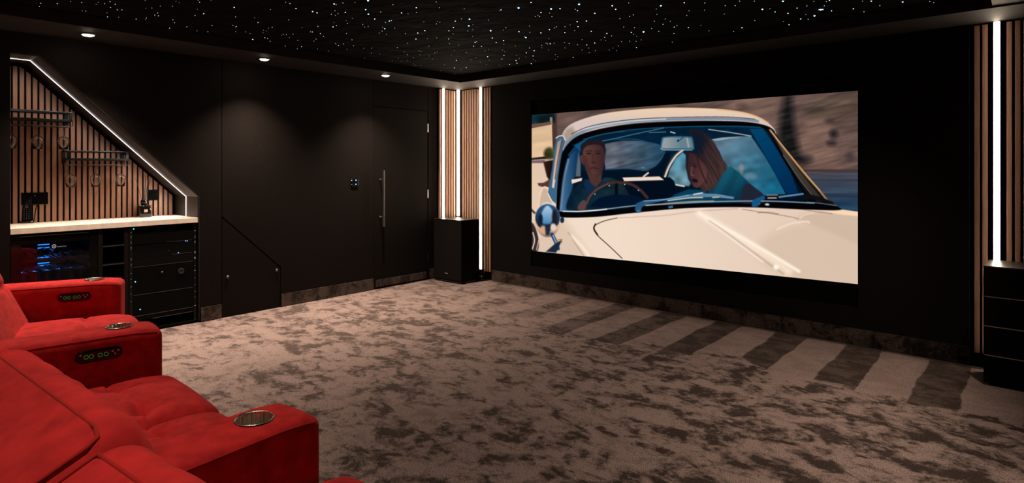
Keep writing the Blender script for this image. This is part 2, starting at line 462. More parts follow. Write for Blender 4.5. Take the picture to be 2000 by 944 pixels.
# ================================================================ SLAT PANELS AND LED STRIPS
def slats_left():
    t = thing('slat_panel', 'tall oak slat panel on the door wall, in the far corner behind the subwoofer', 'wall panel', (LX, 5.05, 0), group=None)
    MB().box(0, .008, 0, YCORN - 5.05 - .002, .1, ZS - .012).build('backing', M['backing'], t)
    m = MB(); cs = [ly(857) - 5.05]
    c = ly(870.5) - 5.05
    while c < YCORN - 5.05 - .045: cs.append(c); c += .0415
    for c in cs: m.box(.008, .028, c - .0135, c + .0135, .1, ZS - .012)
    m.build('slats', M['wood'], t, bevel=.001)
slats_left()
def led(name, label, p0, n, z0, z1, wd=.034):
    """vertical LED profile; n = outward normal (x, y)"""
    t = thing(name, label, 'light strip', (p0[0], p0[1], 0), math.atan2(n[1], n[0]), 'vertical light strips between oak slats')
    MB().box(.0, .030, -wd / 2 - .003, wd / 2 + .003, z0, z1).build('channel', M['alu'], t)
    prof = [(.030 + .010 * math.cos(a) * 1.0, (wd / 2) * math.sin(a)) for a in np.linspace(-PI / 2, PI / 2, 9)]
    MB().prismz([(x, y) for x, y in prof] , z0 + .001, z1 - .001).build('diffuser', M['led'], t)
    return t
led('led_strip', 'glowing vertical light strip on the door wall, leftmost of the corner strips', (LX + .004, ly(862.5)), (1, 0), .74, ZS - .004)
xl = LX + .03
led('led_strip', 'glowing vertical light strip exactly in the far room corner above the subwoofer', (xl, wy(xl) - .012), (.7, -.7), .74, ZS - .004)
pl = onW(941.5, 350, .01)
led('led_strip', 'glowing vertical light strip reaching low beside the subwoofer right side', (pl[0], wy(pl[0], .004)), (-.045, -1), .12, ZS - .004)
pr = onW(1947.5, 350, .01)
led('led_strip', 'thick glowing vertical light strip above the cabinet at the right edge', (pr[0], wy(pr[0], .004)), (-.045, -1), .12, ZS - .004, .032)
def slats_screen(x0, x1, skip, label, start):
    t = thing('slat_panel', label, 'wall panel', (x0, wy(x0), 0), math.atan(WB))
    L = (x1 - x0) / math.cos(math.atan(WB))
    MB().box(0, L, -.008, -.001, .1, ZS - .012).build('backing', M['backing'], t)
    m = MB(); c = start - x0
    while c < L - .013:
        if c > .013 and abs(c + x0 - skip) > .031: m.box(c - .0135, c + .0135, -.028, -.008, .1, ZS - .012)
        c += .0423
    m.build('slats', M['wood'], t, bevel=.001)
slats_screen(LX + .045, XF0 - .004, pl[0], 'tall oak slat panel on the screen wall, left of the projection screen', float(onW(905.6, 400, .02)[0]))
slats_screen(XF1 + .012, XR - .01, pr[0], 'tall oak slat panel at the right edge, behind the black cabinet', float(onW(1908.5, 400, .02)[0]))

# ================================================================ SUBWOOFER AND RIGHT CABINET
t = thing('subwoofer', 'black box subwoofer standing on the carpet in the far corner', 'speaker', (-5.205, 5.06, 0))
bx0, bx1, by0, by1, bz = -.225, .245, -.11, .19, .735
MB().box(bx0, bx1, by0 + .02, by1, .022, bz - .004).build('cabinet', M['cab'], t, bevel=.003)
MB().box(bx0 + .004, bx1 - .004, by0, by0 + .019, .03, bz - .012).build('grille', M['screenwall'], t, bevel=.003)
MB().box(bx0 - .002, bx1 + .002, by0 + .001, by1 + .002, bz - .004, bz).build('top_panel', M['cabtop'], t, bevel=.001)
MB().box(bx0 - .004, bx1 + .006, by0 - .006, by1, .012, .022).build('plinth', M['cabtop'], t)
q = onX(875, 535, -5.2); 
b = MB().box(-.012, .022, by0 - .003, by0 - .0005, .098, .106); b.box(-.03, -.014, by0 - .003, by0 - .0005, .101, .105)
b.build('badge', M['print'], t)
for sx in (bx0 + .04, bx1 + .012):
    for sy in (by0 + .03, by1 - .04):
        MB().lathe([(.012, 0), (.014, .004), (.014, .012), (.018, .013), (.018, .022), (.010, .026)], (sx, sy, 0), 14).build('foot', M['blackp'], t)

t = thing('storage_cabinet', 'low black cabinet of four stacked fronts at the right edge', 'cabinet', (-.209, 4.76, 0), math.atan(WB))
W_, D_, Hc = .56, .33, .738
MB().box(0, W_, .018, D_, .012, Hc - .012).build('carcass', M['cab'], t)
MB().box(-.001, W_ + .001, -.002, D_ + .002, Hc - .012, Hc).build('top_panel', M['cabtop'], t, bevel=.0015)
zz = [.014, .187, .366, .548, Hc - .014]
for i in range(4):
    MB().box(0, W_, 0, .017, zz[i] + .003, zz[i + 1] - .003).build('front_panel', M['cab'], t, bevel=.001)
for i in (1, 2, 3):
    MB().box(.004, W_ - .002, -.001, .018, zz[i] - .0022, zz[i] + .0022).build('edge_strip', M['steel'], t)
MB().box(.02, W_ - .02, .03, D_ - .02, 0, .012).build('plinth', M['blackp'], t)

# small lamp junction and cable at the foot of the third strip
q = onW(946, 536, .04)
t = thing('cable_box', 'small black cable box on the carpet beside the subwoofer', 'box', (float(q[0]), wy(q[0], .10), 0))
MB().box(-.055, .05, -.04, .05, 0, .06).build('housing', M['blackg'], t, bevel=.008)
MB().tube([(0, .05, .04), (.01, .085, .06), (-.012, .088, .1)], .006, 8).build('cable', M['blackp'], t)

# ================================================================ DOWNLIGHTS
def downlight(x, y, label, power, ang=80, tilt=(0, 0), col=(1, .82, .64)):
    t = thing('downlight', label, 'ceiling light', (x, y, ZS), group='recessed ceiling downlights')
    MB().lathe([(.050, -.001), (.050, -.005), (.045, -.008), (.038, -.006), (.0365, .0), (.0365, -.001)], (0, 0, 0), 32, cap=False).build('trim_ring', M['dimsteel'], t, smooth=True)
    MB().lathe([(.036, -.0012), (.036, -.007), (.026, -.0125), (.010, -.0155), (.002, -.016)], (0, 0, 0), 32).build('lens', M['lamp'], t, smooth=True)
    ld = bpy.data.lights.new('downlight_beam', 'SPOT'); ld.energy = power; ld.spot_size = math.radians(ang); ld.spot_blend = 1.0
    ld.color = col; ld.shadow_soft_size = .03
    lo = bpy.data.objects.new('downlight_beam', ld); COL.objects.link(lo); lo.parent = t; lo.location = (0, 0, -.022)
    lo.rotation_euler = (math.radians(tilt[0]), math.radians(-tilt[1]), 0)
    return t
for (px, py), tl_, lab in (((172, 67), 15, 'glowing recessed downlight in the soffit above the bar alcove'),
                      ((516, 115), 8, 'glowing recessed downlight in the soffit, middle one along the left wall'),
                      ((753, 147), 8, 'glowing recessed downlight in the soffit near the flush door')):
    q = onZ(px, py, ZS); downlight(float(q[0]), float(q[1]), lab, LP_LEFT, LA_LEFT, (0, tl_))
# ================================================================ BAR ALCOVE
XB = -5.98
alc = MB()
prof = [(y0, .88), (y0, 2.154), (1.150, 2.154), (2.263, 1.089), (2.263, .0), (y0, 0)]
# lining: ceiling pieces, right side, left side, back
e = .02
alc.prismx([(y0 - e, 2.154), (1.150, 2.154), (1.158, 2.174), (y0 - e, 2.174)], XB, LX - .001)
alc.prismx([(1.150, 2.154), (2.263, 1.089), (2.263 + e, 1.089 + .008), (1.158, 2.174)], XB, LX - .001)
alc.box(XB, LX - .0215, 2.2635, 2.283, 0, 1.095)
alc.box(XB, LX - .0215, y0 - e, y0, 0, 2.154)
struct(alc.build('wall_alcove', M['lining']))
struct(MB().prismx([(y0 - e, 0), (y0 - e, 2.17), (1.155, 2.17), (2.28, 1.095), (2.28, 0)], XB - .03, XB - .0005).build('wall_alcove_back', M['gap']))
# thin metal lip round the opening
lip = MB(); lw = .007
lip.prismx([(y0, 2.154), (1.150, 2.154), (1.150 + lw * .4, 2.154 + lw), (y0, 2.154 + lw)], LX - .004, LX + .004)
lip.prismx([(1.150, 2.154), (2.263, 1.089), (2.263 + lw, 1.089 + lw * .5), (1.150 + lw * .4, 2.154 + lw)], LX - .004, LX + .004)
lip.box(LX - .004, LX + .004, 2.263, 2.263 + lw, .02, 1.09)
struct(lip.build('trim_6', M['soffit']))
# slats on the back
t = thing('slat_panel', 'reddish wooden slat panel lining the back of the bar alcove', 'wall panel', (XB, y0, 0))
m = MB()
def ztop(y):
    return 2.127 if y < 1.135 else 2.127 - (y - 1.135) * (2.127 - 1.106) / (2.21 - 1.135)
yc = float(onX(16.0, 300, XB + .02)[1])
while yc < 2.225:
    a, b_ = yc - .0135, yc + .0135
    if a > y0 + .002:
        m.prismx([(a - y0, .905), (b_ - y0, .905), (b_ - y0, ztop(b_)), (a - y0, ztop(a))], .006, .026)
    yc += .0413
m.build('slats', M['woodbar'], t)
MB().prismx([(0.001, .9), (1.277, .9), (1.277, 1.08), (.166, 2.152), (0.001, 2.152)], .0, .006).build('backing', M['backing'], t)
# LED line in the lining
XLd = -5.74
t = thing('led_strip', 'thin white light line following the sloped edge of the bar alcove', 'light strip', (XLd, 1.7, 1.5))
def seg(a, b_, r=.0032):
    d = Vector((b_[0] - a[0], b_[1] - a[1])).normalized(); n = Vector((d.y, -d.x)) * .0022
    if n.y > 0 or (abs(n.y) < 1e-6 and n.x > 0): n = -n
    a = (a[0] - 1.7, a[1] - 1.5); b_ = (b_[0] - 1.7, b_[1] - 1.5)
    return MB().hexa([(-r, a[0], a[1]), (r, a[0], a[1]), (r, b_[0], b_[1]), (-r, b_[0], b_[1])],
                     [(-r * .8, a[0] + n.x, a[1] + n.y), (r * .8, a[0] + n.x, a[1] + n.y), (r * .8, b_[0] + n.x, b_[1] + n.y), (-r * .8, b_[0] + n.x, b_[1] + n.y)])
o = 0.0003
seg((y0 + .01, 2.154 - o), (1.150, 2.154 - o)).build('top_run', M['ledbar'], t)
seg((1.150 - .003, 2.154 - o), (2.263 - .004, 1.089 - o)).build('sloped_run', M['ledbar'], t)
seg((2.263 - o, 1.089 - o), (2.263 - o, .912)).build('upright_run', M['ledbar'], t)

def chip(y, z, dy, dz, e_):
    ld = bpy.data.lights.new('led_chip', 'SPOT'); ld.energy = e_; ld.spot_size = math.radians(150); ld.spot_blend = 1; ld.shadow_soft_size = .01; ld.color = (1, .90, .80)
    lo = bpy.data.objects.new('led_chip', ld); COL.objects.link(lo); lo.parent = t
    lo.location = (0, y - 1.7 + dy * .004, z - 1.5 + dz * .004)
    lo.rotation_euler = Vector((-.15, dy, dz)).to_track_quat('-Z', 'Y').to_euler()
for k in range(2): chip(y0 + .05 + k * .08, 2.154, 0, -1, CHIP * .6)
for k in range(13):
    f = (k + .5) / 13; chip(1.150 + f * 1.113, 2.154 - f * 1.065, -.55, -.83, CHIP * (.55 + 1.1 * f))
for k in range(2): chip(2.263, 1.04 - k * .07, -1, 0, CHIP)
# worktop
wt = MB().box(XB + .0, LX - .002, y0 + .001, y1 - .0008, .868, .911).build('worktop', M['top'], bevel=.002)
tag(wt, 'pale wood worktop running across the bar alcove', 'worktop')

# glass racks
def rack(yl, yr, zr, zs, zh, label):
    x = XB + .026; dx = .14
    t = thing('glass_rack', label, 'rack', (x, yl, zs), group=None)
    W = yr - yl
    s = MB().box(0, dx, 0, W, -.009, .009); s.build('shelf', M['blackm'], t, bevel=.002)
    r = MB().tube([(.002, .006, zr - zs), (dx - .004, .006, zr - zs), (dx - .004, W - .006, zr - zs), (.002, W - .006, zr - zs)], .006, 6)
    r.tube([(.004, .006, zr - zs), (.004, W - .006, zr - zs)], .006, 6)
    r.build('guard_rail', M['blackm'], t)
    for yy in (.0, W - .024):
        MB().box(.0, .012, yy, yy + .024, -.03, zr - zs + .008).build('bracket', M['blackm'], t)
        MB().box(dx - .01, dx, yy, yy + .02, 0, zr - zs + .004).build('post', M['blackm'], t)
    ng = 3
    for k in range(ng):                       # pairs of hanging rails
        c = W * (.13 + .37 * k)
    m = MB()
    for xx in (.03, dx - .012):
        m.tube([(xx, -.002, -.004), (xx, -.002, zh - zs + .01), (xx, .012, zh - zs), (xx, W - .012, zh - zs), (xx, W + .002, zh - zs + .01), (xx, W + .002, -.004)], .0035, 6)
    m.build('hanging_rail', M['blackm'], t)
    return t
rack(.996, 1.436, 1.781, 1.716, 1.669, 'black wall rack with hanging glasses, upper one at the far left')
rack(1.395, 1.835, 1.476, 1.411, 1.365, 'black wall rack with hanging glasses, lower one beside the slope')
glab = ['leftmost wine glass on the upper rack, half cut by the alcove edge', 'middle wine glass hanging from the upper rack',
        'right wine glass hanging from the upper rack', 'left wine glass hanging from the lower rack',
        'middle wine glass hanging from the lower rack', 'right wine glass hanging from the lower rack near the slope']
gx = XB + .026 + .08
k = 0; g0 = None
for zh, ys in ((1.669, (1.060, 1.221, 1.388)), (1.365, (1.436, 1.608, 1.789))):
    for yy in ys:
        loc = (gx, yy, zh + .005)
        if g0 is None:
            g0 = thing('wine_glass', glab[0], 'glass', loc, group='wine glasses hanging upside down')
            MB().lathe([(.001, 0), (.033, 0), (.034, -.0018), (.012, -.004), (.0045, -.010), (.0035, -.03), (.0035, -.07), (.006, -.078), (.001, -.079)], n=24).build('stem', M['glass'], g0, smooth=True)
            ou = [(.003, -.078), (.012, -.081), (.028, -.092), (.0375, -.104), (.0395, -.112), (.037, -.135), (.029, -.185)]
            inn = [(.0268, -.185), (.0348, -.135), (.0372, -.113), (.0355, -.106), (.027, -.0955), (.012, -.086), (.002, -.082)]
            MB().lathe(ou + inn, n=28, cap=False).build('bowl', M['glass'], g0, smooth=True)
        else: dup(g0, loc, glab[k])
        k += 1

# remote in cradle
q = onZ(52.5, 436, .911)
t = thing('remote_control', 'black remote control standing in its dock on the worktop left end', 'remote control', (float(q[0]), float(q[1]) + .0, .911), -.35)
MB().prismz([(.04 * math.cos(a) * 1.0, .045 * math.sin(a)) for a in np.linspace(0, 2 * PI, 25)[:-1]], 0, .016).build('dock', M['blackg'], t, bevel=.003)
bm = softbox((.022, .058, .19), .009, (6, 10, 20)); rb = bmobj('body', bm, M['blackp'], t); rb.location = (0, 0, .108); rb.rotation_euler = (0, -.12, 0)
for r_ in range(11):
    for c_ in range(3):
        if r_ in (7,): continue
        z = -.075 + r_ * .014; mm = M['dimsteel'] if r_ > 5 else M['print']
        sz = .0028 if r_ > 5 else .0014
        MB().box(.0108, .0122, (c_ - 1) * .015 - sz, (c_ - 1) * .015 + sz, z - sz, z + sz).build('button', mm, rb)
MB().lathe([(.0095, .0105), (.0095, .0125), (.006, .013), (.006, .0105)], (0, 0, .022), 16, 'x', cap=False).build('button', M['steel'], rb)
tag(MB().tube([(XB + .03, float(onX(72, 402, XB + .03)[1]), 1.045), (XB + .06, float(onX(70, 405, XB + .05)[1]), 1.03), (-5.87, float(q[1]) + .035, .985), (-5.85, float(q[1]) + .028, .95), (-5.85, float(q[1]) + .02, .925)], .004, 8).build('charging_cable', M['blackp'], smooth=True),
    'thin black cable from the double socket down to the remote dock', 'cable')

def socket(p0, p1, label, n):
    a = onX(*p0, XB + .026); b_ = onX(*p1, XB + .026)
    cy_, cz = (a[1] + b_[1]) / 2, (a[2] + b_[2]) / 2; W, H = b_[1] - a[1], a[2] - b_[2]
    t = thing('wall_socket', label, 'socket', (XB + .026, cy_, cz))
    MB().box(0, .009, -W / 2, W / 2, -H / 2, H / 2).build('faceplate', M['blackg'], t, bevel=.002)
    for k in range(n):
        c = (k - (n - 1) / 2) * W / n
        m = MB().box(.009, .0105, c - .012, c - .006, -.012, -.004); m.box(.009, .0105, c + .006, c + .012, -.012, -.004); m.box(.009, .0105, c - .003, c + .003, .002, .011)
        m.build('pin_hole', M['gap'], t)
        MB().box(.009, .013, c + .014, c + .021, .008, .02).build('switch', M['blackp'], t)
    if n == 2: MB().box(.009, .0105, -.004, .002, .021, .024).build('mark', M['print'], t)
    return t
socket((41.5, 377), (93.5, 399), 'black double wall socket on the slats behind the remote', 2)
socket((288.5, 371), (310, 391), 'black single wall socket on the slats behind the reed bottle', 1)

# reed diffuser
q = onZ(282, 422, .911)
t = thing('reed_diffuser', 'square black reed diffuser bottle with dark reeds on the worktop', 'diffuser', (-5.885, 1.972, .911))
bm = softbox((.092, .092, .105), .006, (6, 6, 6)); bo = bmobj('bottle', bm, M['bottle'], t); bo.location = (0, 0, .0525)
MB().box(.0462, .047, -.014, .014, .045, .07).build('label_plate', M['tan'], t)
MB().lathe([(.022, .104), (.022, .112), (.026, .114), (.027, .148), (.024, .150), (.018, .150), (.018, .118)], (0, 0, 0), 24, cap=False).build('collar', M['blackg'], t, smooth=True)
for (dy, dx, L) in ((-.055, -.03, .21), (-.062, .0, .2), (.018, -.02, .23), (.03, .01, .215), (.044, -.02, .2), (.01, .02, .2), (.05, -.005, .19)):
    MB().tube([(dx * .2, dy * .15, .12), (dx, dy, .13 + L)], .002, 6).build('reed', M['reed'], t)

# ---- fridge
XFc = LX - .012
yF0, yF1 = y0 + .004, float(onX(191, 500, XFc)[1])
t = thing('bar_fridge', 'black glass-door drinks fridge with blue light under the worktop', 'fridge', (XFc, yF0, 0))
W, ZT = yF1 - yF0, .862
b_ = MB()
D = .46
b_.box(-D, -.045, 0, .03, .02, ZT); b_.box(-D, -.045, W - .03, W, .02, ZT); b_.box(-D, -.045, .03, W - .03, ZT - .03, ZT); b_.box(-D, -.045, .03, W - .03, .02, .10); b_.box(-D, -D + .02, .03, W - .03, .1, ZT - .03)
b_.build('body', M['cab'], t)
fr = MB(); fy0, fy1, fz0, fz1 = .06, W - .05, .14, .79
fr.box(-.042, 0, .002, fy0, .06, ZT - .006); fr.box(-.042, 0, fy1, W - .002, .06, ZT - .006); fr.box(-.042, 0, fy0, fy1, fz1, ZT - .006); fr.box(-.042, 0, fy0, fy1, .06, fz0)
dr = fr.build('door', M['blackg'], t)
gl = bpy.data.materials.new('fridge_glass'); gl.use_nodes = True
nt = gl.node_tree; nt.nodes.remove(nt.nodes['Principled BSDF'])
tr = nt.nodes.new('ShaderNodeBsdfTransparent'); tr.inputs[0].default_value = (.75, .8, .85, 1)
gs = nt.nodes.new('ShaderNodeBsdfGlossy'); gs.inputs['Roughness'].default_value = .02
fz = nt.nodes.new('ShaderNodeFresnel'); mx = nt.nodes.new('ShaderNodeMixShader')
nt.links.new(fz.outputs[0], mx.inputs[0]); nt.links.new(tr.outputs[0], mx.inputs[1]); nt.links.new(gs.outputs[0], mx.inputs[2]); nt.links.new(mx.outputs[0], nt.nodes['Material Output'].inputs[0])
MB().box(-.012, -.006, fy0, fy1, fz0, fz1).build('pane', gl, dr)
MB().box(.0, .003, .05, W - .06, ZT - .016, ZT - .012).build('trim_line', M['dimsteel'], dr)
# logo: round mark and lettering
def rel(px, py, x): 
    p = onX(px, py, x); return p[0] - XFc, p[1] - yF0, p[2]
lx, lyy, lz = rel(105.5, 481.5, XFc)
lg = MB().tube([(0.001, lyy + .0125 * math.cos(a), lz + .0125 * math.sin(a)) for a in np.linspace(0, 2 * PI, 25)[:-1]], .0022, 6, True)
lg.tube([(0.001, lyy - .009, lz - .006), (0.001, lyy - .002, lz + .004), (0.001, lyy + .003, lz - .003), (0.001, lyy + .009, lz + .006)], .0022, 6)
lg.build('logo', M['print'], dr)
tx, ty, tz = rel(111.5, 483.5, XFc)
text_mesh('lettering', 'RHINOCOLD', .0095, M['print'], dr, Matrix.Translation((.001, ty, tz + .001)) @ Matrix(((0, 0, 1, 0), (1, 0, 0, 0), (0, 1, 0, 0), (0, 0, 0, 1))))
# inside: shelves, glowing bars for the blue LED's reflections, cans
def shelf(z, mm, lipz=.012):
    s = MB()
    for i in range(16):
        yy = .05 + (W - .1) * i / 15; s.tube([(-D + .03, yy, z), (-.06, yy, z)], .0022, 5)
    s.tube([(-.06, .045, z), (-.06, W - .045, z)], .003, 6); s.tube([(-D + .03, .045, z), (-D + .03, W - .045, z)], .003, 6)
    so = s.build('wire_shelf', M['steel'], t)
    return so
shelf(.655, None); shelf(.46, None)
MB().box(-.064, -.056, .045, W - .045, .655, .668).build('shelf_lip', M['trayred'], t)
for i, pz in enumerate((478, 484, 488.5, 493.5, 503, 508.5, 514, 518.5, 523, 529)):
    p = onX(88, pz, XFc - D + .03); z = p[2]
    MB().box(-D + .021, -D + .025, p[1] - yF0 - .045, p[1] - yF0 + .03, z - .0035, z + .0035).build('led_reflection_bar', M['bluerefl'], t)  # glowing bars stand in for blue LED reflections off the shelf wires
c0 = None
for i in range(5):
    for j in range(6):
        loc = (XFc - .10 - .075 * i, yF0 + .085 + .072 * j, .462)
        if c0 is None:
            c0 = thing('drink_can', 'metal-topped drink can standing on the lower fridge shelf', 'can', loc, group='cans on the lower fridge shelf')
            MB().lathe([(.024, 0), (.031, .006), (.031, .098), (.026, .112)], n=18).build('body', M['canbody'], c0, smooth=True)
            MB().lathe([(.026, .112), (.0275, .1145), (.025, .1145), (.0235, .111), (.001, .111)], n=18, cap=False).build('lid', M['can'], c0, smooth=True)
        else: dup(c0, loc)
for j in range(7):
    loc = (XFc - .11, yF0 + .075 + .063 * j, .695)
    if j == 0:
        bt = thing('lying_bottle', 'dark bottle lying on the upper fridge shelf', 'bottle', loc, group='bottles lying on the upper fridge shelf')
        MB().lathe([(.012, 0), (.013, -.02), (.012, -.06), (.026, -.10), (.027, -.24), (.02, -.245)], (0, 0, 0), 16, 'x').build('body', M['bottle'], bt, smooth=True)
        MB().lathe([(.0135, .004), (.0135, -.02)], (0, 0, 0), 14, 'x').build('cap', M['trayred'], bt)
    else: dup(bt, loc)
ld = bpy.data.lights.new('fridge_lamp', 'AREA'); ld.energy = .5; ld.color = (.1, .4, 1); ld.size = .3; ld.size_y = .03; ld.shape = 'RECTANGLE'
lo = bpy.data.objects.new('fridge_lamp', ld); COL.objects.link(lo); lo.parent = t; lo.location = (-.2, W / 2, ZT - .035); lo.rotation_euler = (0, 0, PI / 2)

# ---- cubby
yC0, yC1 = yF1 + .003, float(onX(251, 500, XFc)[1])
t = thing('cubby_unit', 'narrow black open shelf unit between fridge and equipment rack', 'cabinet', (XFc, yC0, 0))
W = yC1 - yC0; cm = MB(); sW = .03
cm.box(-.45, 0, 0, sW, .02, .862); cm.box(-.45, 0, W - sW, W, .02, .862); cm.box(-.45, -.43, sW, W - sW, .02, .862); cm.box(-.43, 0, sW, W - sW, .02, .06)
cm.build('carcass', M['doorp'], t)
for (pz) in (480.5, 516.5, 553, 590):
    z = float(onX(224, pz, XFc)[2])
    if z > .1: MB().box(-.43, -.001, sW, W - sW, z - .006, z + .006).build('shelf', M['doorp'], t)
for pz in (480.5, 516.5):
    z = float(onX(224, pz, XFc)[2]); MB().box(-.001, .001, sW, W - sW, z - .002, z + .002).build('edge_strip', M['dimsteel'], t)

# ---- equipment rack
yR0, yR1 = yC1 + .003, y1 - .003
t = thing('equipment_rack', 'tall black equipment rack with screwed side rails under the worktop', 'rack', (XFc, yR0, 0))
W = yR1 - yR0
cm = MB().box(-.45, -.0, 0, .006, .012, .86); cm.box(-.45, 0, W - .012, W, .012, .86); cm.box(-.45, -.44, .006, W - .012, .012, .86); cm.box(-.44, 0, .006, W - .012, .012, .03)
cm.build('frame', M['cab'], t)
ra = MB().box(-.02, -.002, .006, .026, .03, .86).build('rail', M['blackm'], t)
rb_ = MB().box(-.02, -.002, W - .03, W - .012, .03, .86).build('rail', M['blackm'], t)
scr = None
left = [454.5, 462, 465, 473, 476, 484, 487, 506, 508.5, 517, 520.5, 535, 546, 561, 575, 590]
right = [451, 461.5, 464, 472, 474.5, 492.5, 495, 503, 505.5, 519, 529, 543.5, 556.5, 570, 580.5, 597.5, 624.5]
for rail, pxx, lst in ((ra, 254.5, left), (rb_, 378.3, right)):
    for pz in lst:
        p = rel(pxx, pz, XFc)
        yy = .016 if rail is ra else W - .021
        if scr is None:
            scr = MB().lathe([(.0032, 0), (.0032, .0015), (.002, .0028)], (0, 0, 0), 10, 'x').build('screw', M['steel'], rail); s_ = scr
        else:
            s_ = scr.copy(); COL.objects.link(s_); s_.parent = rail
        s_.location = (-.002, yy, p[2])
def zat(py, px=320): return float(onX(px, py, XFc)[2])
# units stacked in the rack: (name, label, z_low, z_high, category)
ylo, yhi = yR0 + .03, yR1 - .034
def unit(name, label, za, zb, cat, mm='blackp'):
    u = thing(name, label, cat, (XFc - .004, ylo, za))
    MB().box(-.38, -.006, 0, yhi - ylo, 0.001, zb - za - .003).build('chassis', M['blackm'], u)
    MB().box(-.006, .0, -.002, yhi - ylo + .002, 0.001, zb - za - .003).build('front_panel', M[mm], u, bevel=.001)
    return u
def edge(u, z, a=0, b_=1):
    MB().box(0, .0012, (yhi - ylo) * a, (yhi - ylo) * b_, z - .0012, z + .0012).build('edge_highlight', M['dimsteel'], u)
def dot(u, px, py, mm, r=.003):
    p = onX(px, py, XFc)
    MB().lathe([(r, 0), (r, .0015), (r * .5, .0022)], (.0, p[1] - ylo, p[2] - u.location[2]), 10, 'x').build('indicator', M[mm], u)
zs = [zat(451), zat(475, 320), zat(499.5, 320), zat(517, 320), zat(570, 320), zat(610, 320), .10, .035]
u = unit('network_switch', 'slim black unit at the very top of the equipment rack', zs[1] + .003, zs[0], 'electronics'); dot(u, 261.5, 447.5, 'ledgreen', .0045)
dot(u, 362.5, 471, 'ledblue', .003); dot(u, 366, 471, 'ledblue', .003); edge(u, .003, .55, .98)
u = unit('media_player', 'slim black media player second from the top of the rack', zs[2], zs[1], 'electronics', 'blackg'); dot(u, 348.7, 494, 'ledblue', .0038); edge(u, .003, .62, .98)
dot(u, 330, 489.5, 'print', .002)
u = unit('disc_player', 'black disc player third from the top of the rack', zs[3], zs[2], 'electronics', 'blackg'); edge(u, .002, .0, 1)
u = unit('amplifier', 'large black amplifier with a big round volume knob in the rack', zs[4], zs[3] - .002, 'amplifier'); dot(u, 264.5, 551, 'ledcyan', .0045)
edge(u, .002, 0, 1)
p = onX(353, 529, XFc)
MB().lathe([(.021, 0), (.021, .010), (.019, .014)], (0, p[1] - ylo, p[2] - u.location[2]), 28, 'x').build('volume_knob', M['cabtop'], u, bevel=.001)
MB().tube([(.013, p[1] - ylo + .0215 * math.cos(a), p[2] - u.location[2] + .0215 * math.sin(a)) for a in np.linspace(0, 2 * PI, 29)[:-1]], .0012, 6, True).build('knob_ring', M['dimsteel'], u)
p = onX(316.5, 532, XFc)
MB().lathe([(.008, 0), (.008, .008), (.006, .010)], (0, p[1] - ylo, p[2] - u.location[2]), 16, 'x').build('selector_knob', M['dimsteel'], u)
u = unit('power_amplifier', 'black power amplifier below the amplifier with the big knob', zs[5], zs[4] - .002, 'amplifier'); dot(u, 274, 605, 'ledcyan', .0045); edge(u, .002, 0, 1)
u = unit('power_conditioner', 'black power unit at the bottom of the equipment rack', zs[6], zs[5] - .002, 'electronics'); edge(u, .002, .3, 1)
# ================================================================ CINEMA SEATS
ZA = .65
def q_arm():
    """arm: local x across, y to the front (0 = front end), z up; centred on x=0"""
    wA, lA = .205, .80
    def df(q, p):
        # crown on top, gentle side softness, front top corner rolled
        x, y, z = q
        if z > 0: z += .006 * (1 - (x / (wA / 2)) ** 2)
        t_ = (y + lA / 2) / lA
        if z > .2 and t_ > .8: z -= .014 * ((t_ - .8) / .2) ** 2.2
        return Vector((x, y, z))
    bm = softbox((wA, lA, .60), .028, (10, 40, 30), df)
    bmesh.ops.translate(bm, vec=(0, -lA / 2, .05 + .30 - .002), verts=bm.verts)
    return bm
def crown(x, y, lA=.80, wA=.205):
    z = ZA - .002 + .006 * (1 - (x / (wA / 2)) ** 2)
    t_ = (y + lA) / lA
    if t_ > .8: z -= .014 * ((t_ - .8) / .2) ** 2.2
    return z
def armparts(root, off, rel_phi=0, panel=True):
    a = bmobj('armrest', q_arm(), M['red'], root); a.location = (off[0], off[1], 0); a.rotation_euler = (0, 0, -rel_phi)
    cyy = -.150; czz = crown(0, cyy)
    cut = MB().lathe([(.0475, -.085), (.0475, .05)], (0, cyy, czz), 40).build('cut', M['red'])
    cut.parent = a
    bpy.context.view_layer.update()
    apply_cut(a, cut)
    for p_ in a.data.polygons: p_.use_smooth = True
    if hasattr(a.data, 'set_sharp_from_angle'): a.data.set_sharp_from_angle(angle=math.radians(50))
    MB().lathe([(.0515, .0015), (.0505, .004), (.0480, .004), (.0465, .001), (.0462, -.072), (.042, -.076), (.001, -.076)], (0, cyy, czz), 48, cap=False).build('cup_holder', M['cup'], a, smooth=True)
    # piping along the inner and outer top edges and down the front
    for sx in (-1, 1):
        xx = sx * (.205 / 2 - .004)
        pts = [(sx * .0985, -.78 + .755 * i / 20, crown(xx, -.78 + .755 * i / 20) - .0125) for i in range(21)]
        MB().tube(pts, .0026, 6).build('piping', M['redpipe'], a, smooth=True)
    if panel:
        bp = thing_part('control_panel', a)
        bmq = softbox((.010, .165, .052), .0048, (3, 24, 10))
        for v in bmq.verts:      # lozenge ends
            k = max(0, abs(v.co.y) - .055) / .0275
            v.co.z *= math.sqrt(max(.05, 1 - min(1, k) ** 2 * .95))
        pnl = bmobj('control_panel', bmq, M['blackg'], a); pnl.location = (.1035, -.235, .572)
        for i, yy in enumerate((-.045, -.027, .003, .024)):
            MB().tube([(.0055, yy + .0075 * math.cos(b), .0075 * math.sin(b)) for b in np.linspace(0, 2 * PI, 17)[:-1]], .0014, 6, True).build('lit_button', M['btngreen'], pnl)
        for yy, zz in ((-.064, .010), (.046, .008), (.055, -.004), (.066, .008)):
            MB().lathe([(.0042, .004), (.0042, .006), (.002, .007)], (0, yy, zz), 10, 'x').build('button', M['steel'], pnl)
    return a
def thing_part(n, a): return None
M['cup'] = mat('cup_steel', (.88, .80, .68), .2, metal=1)
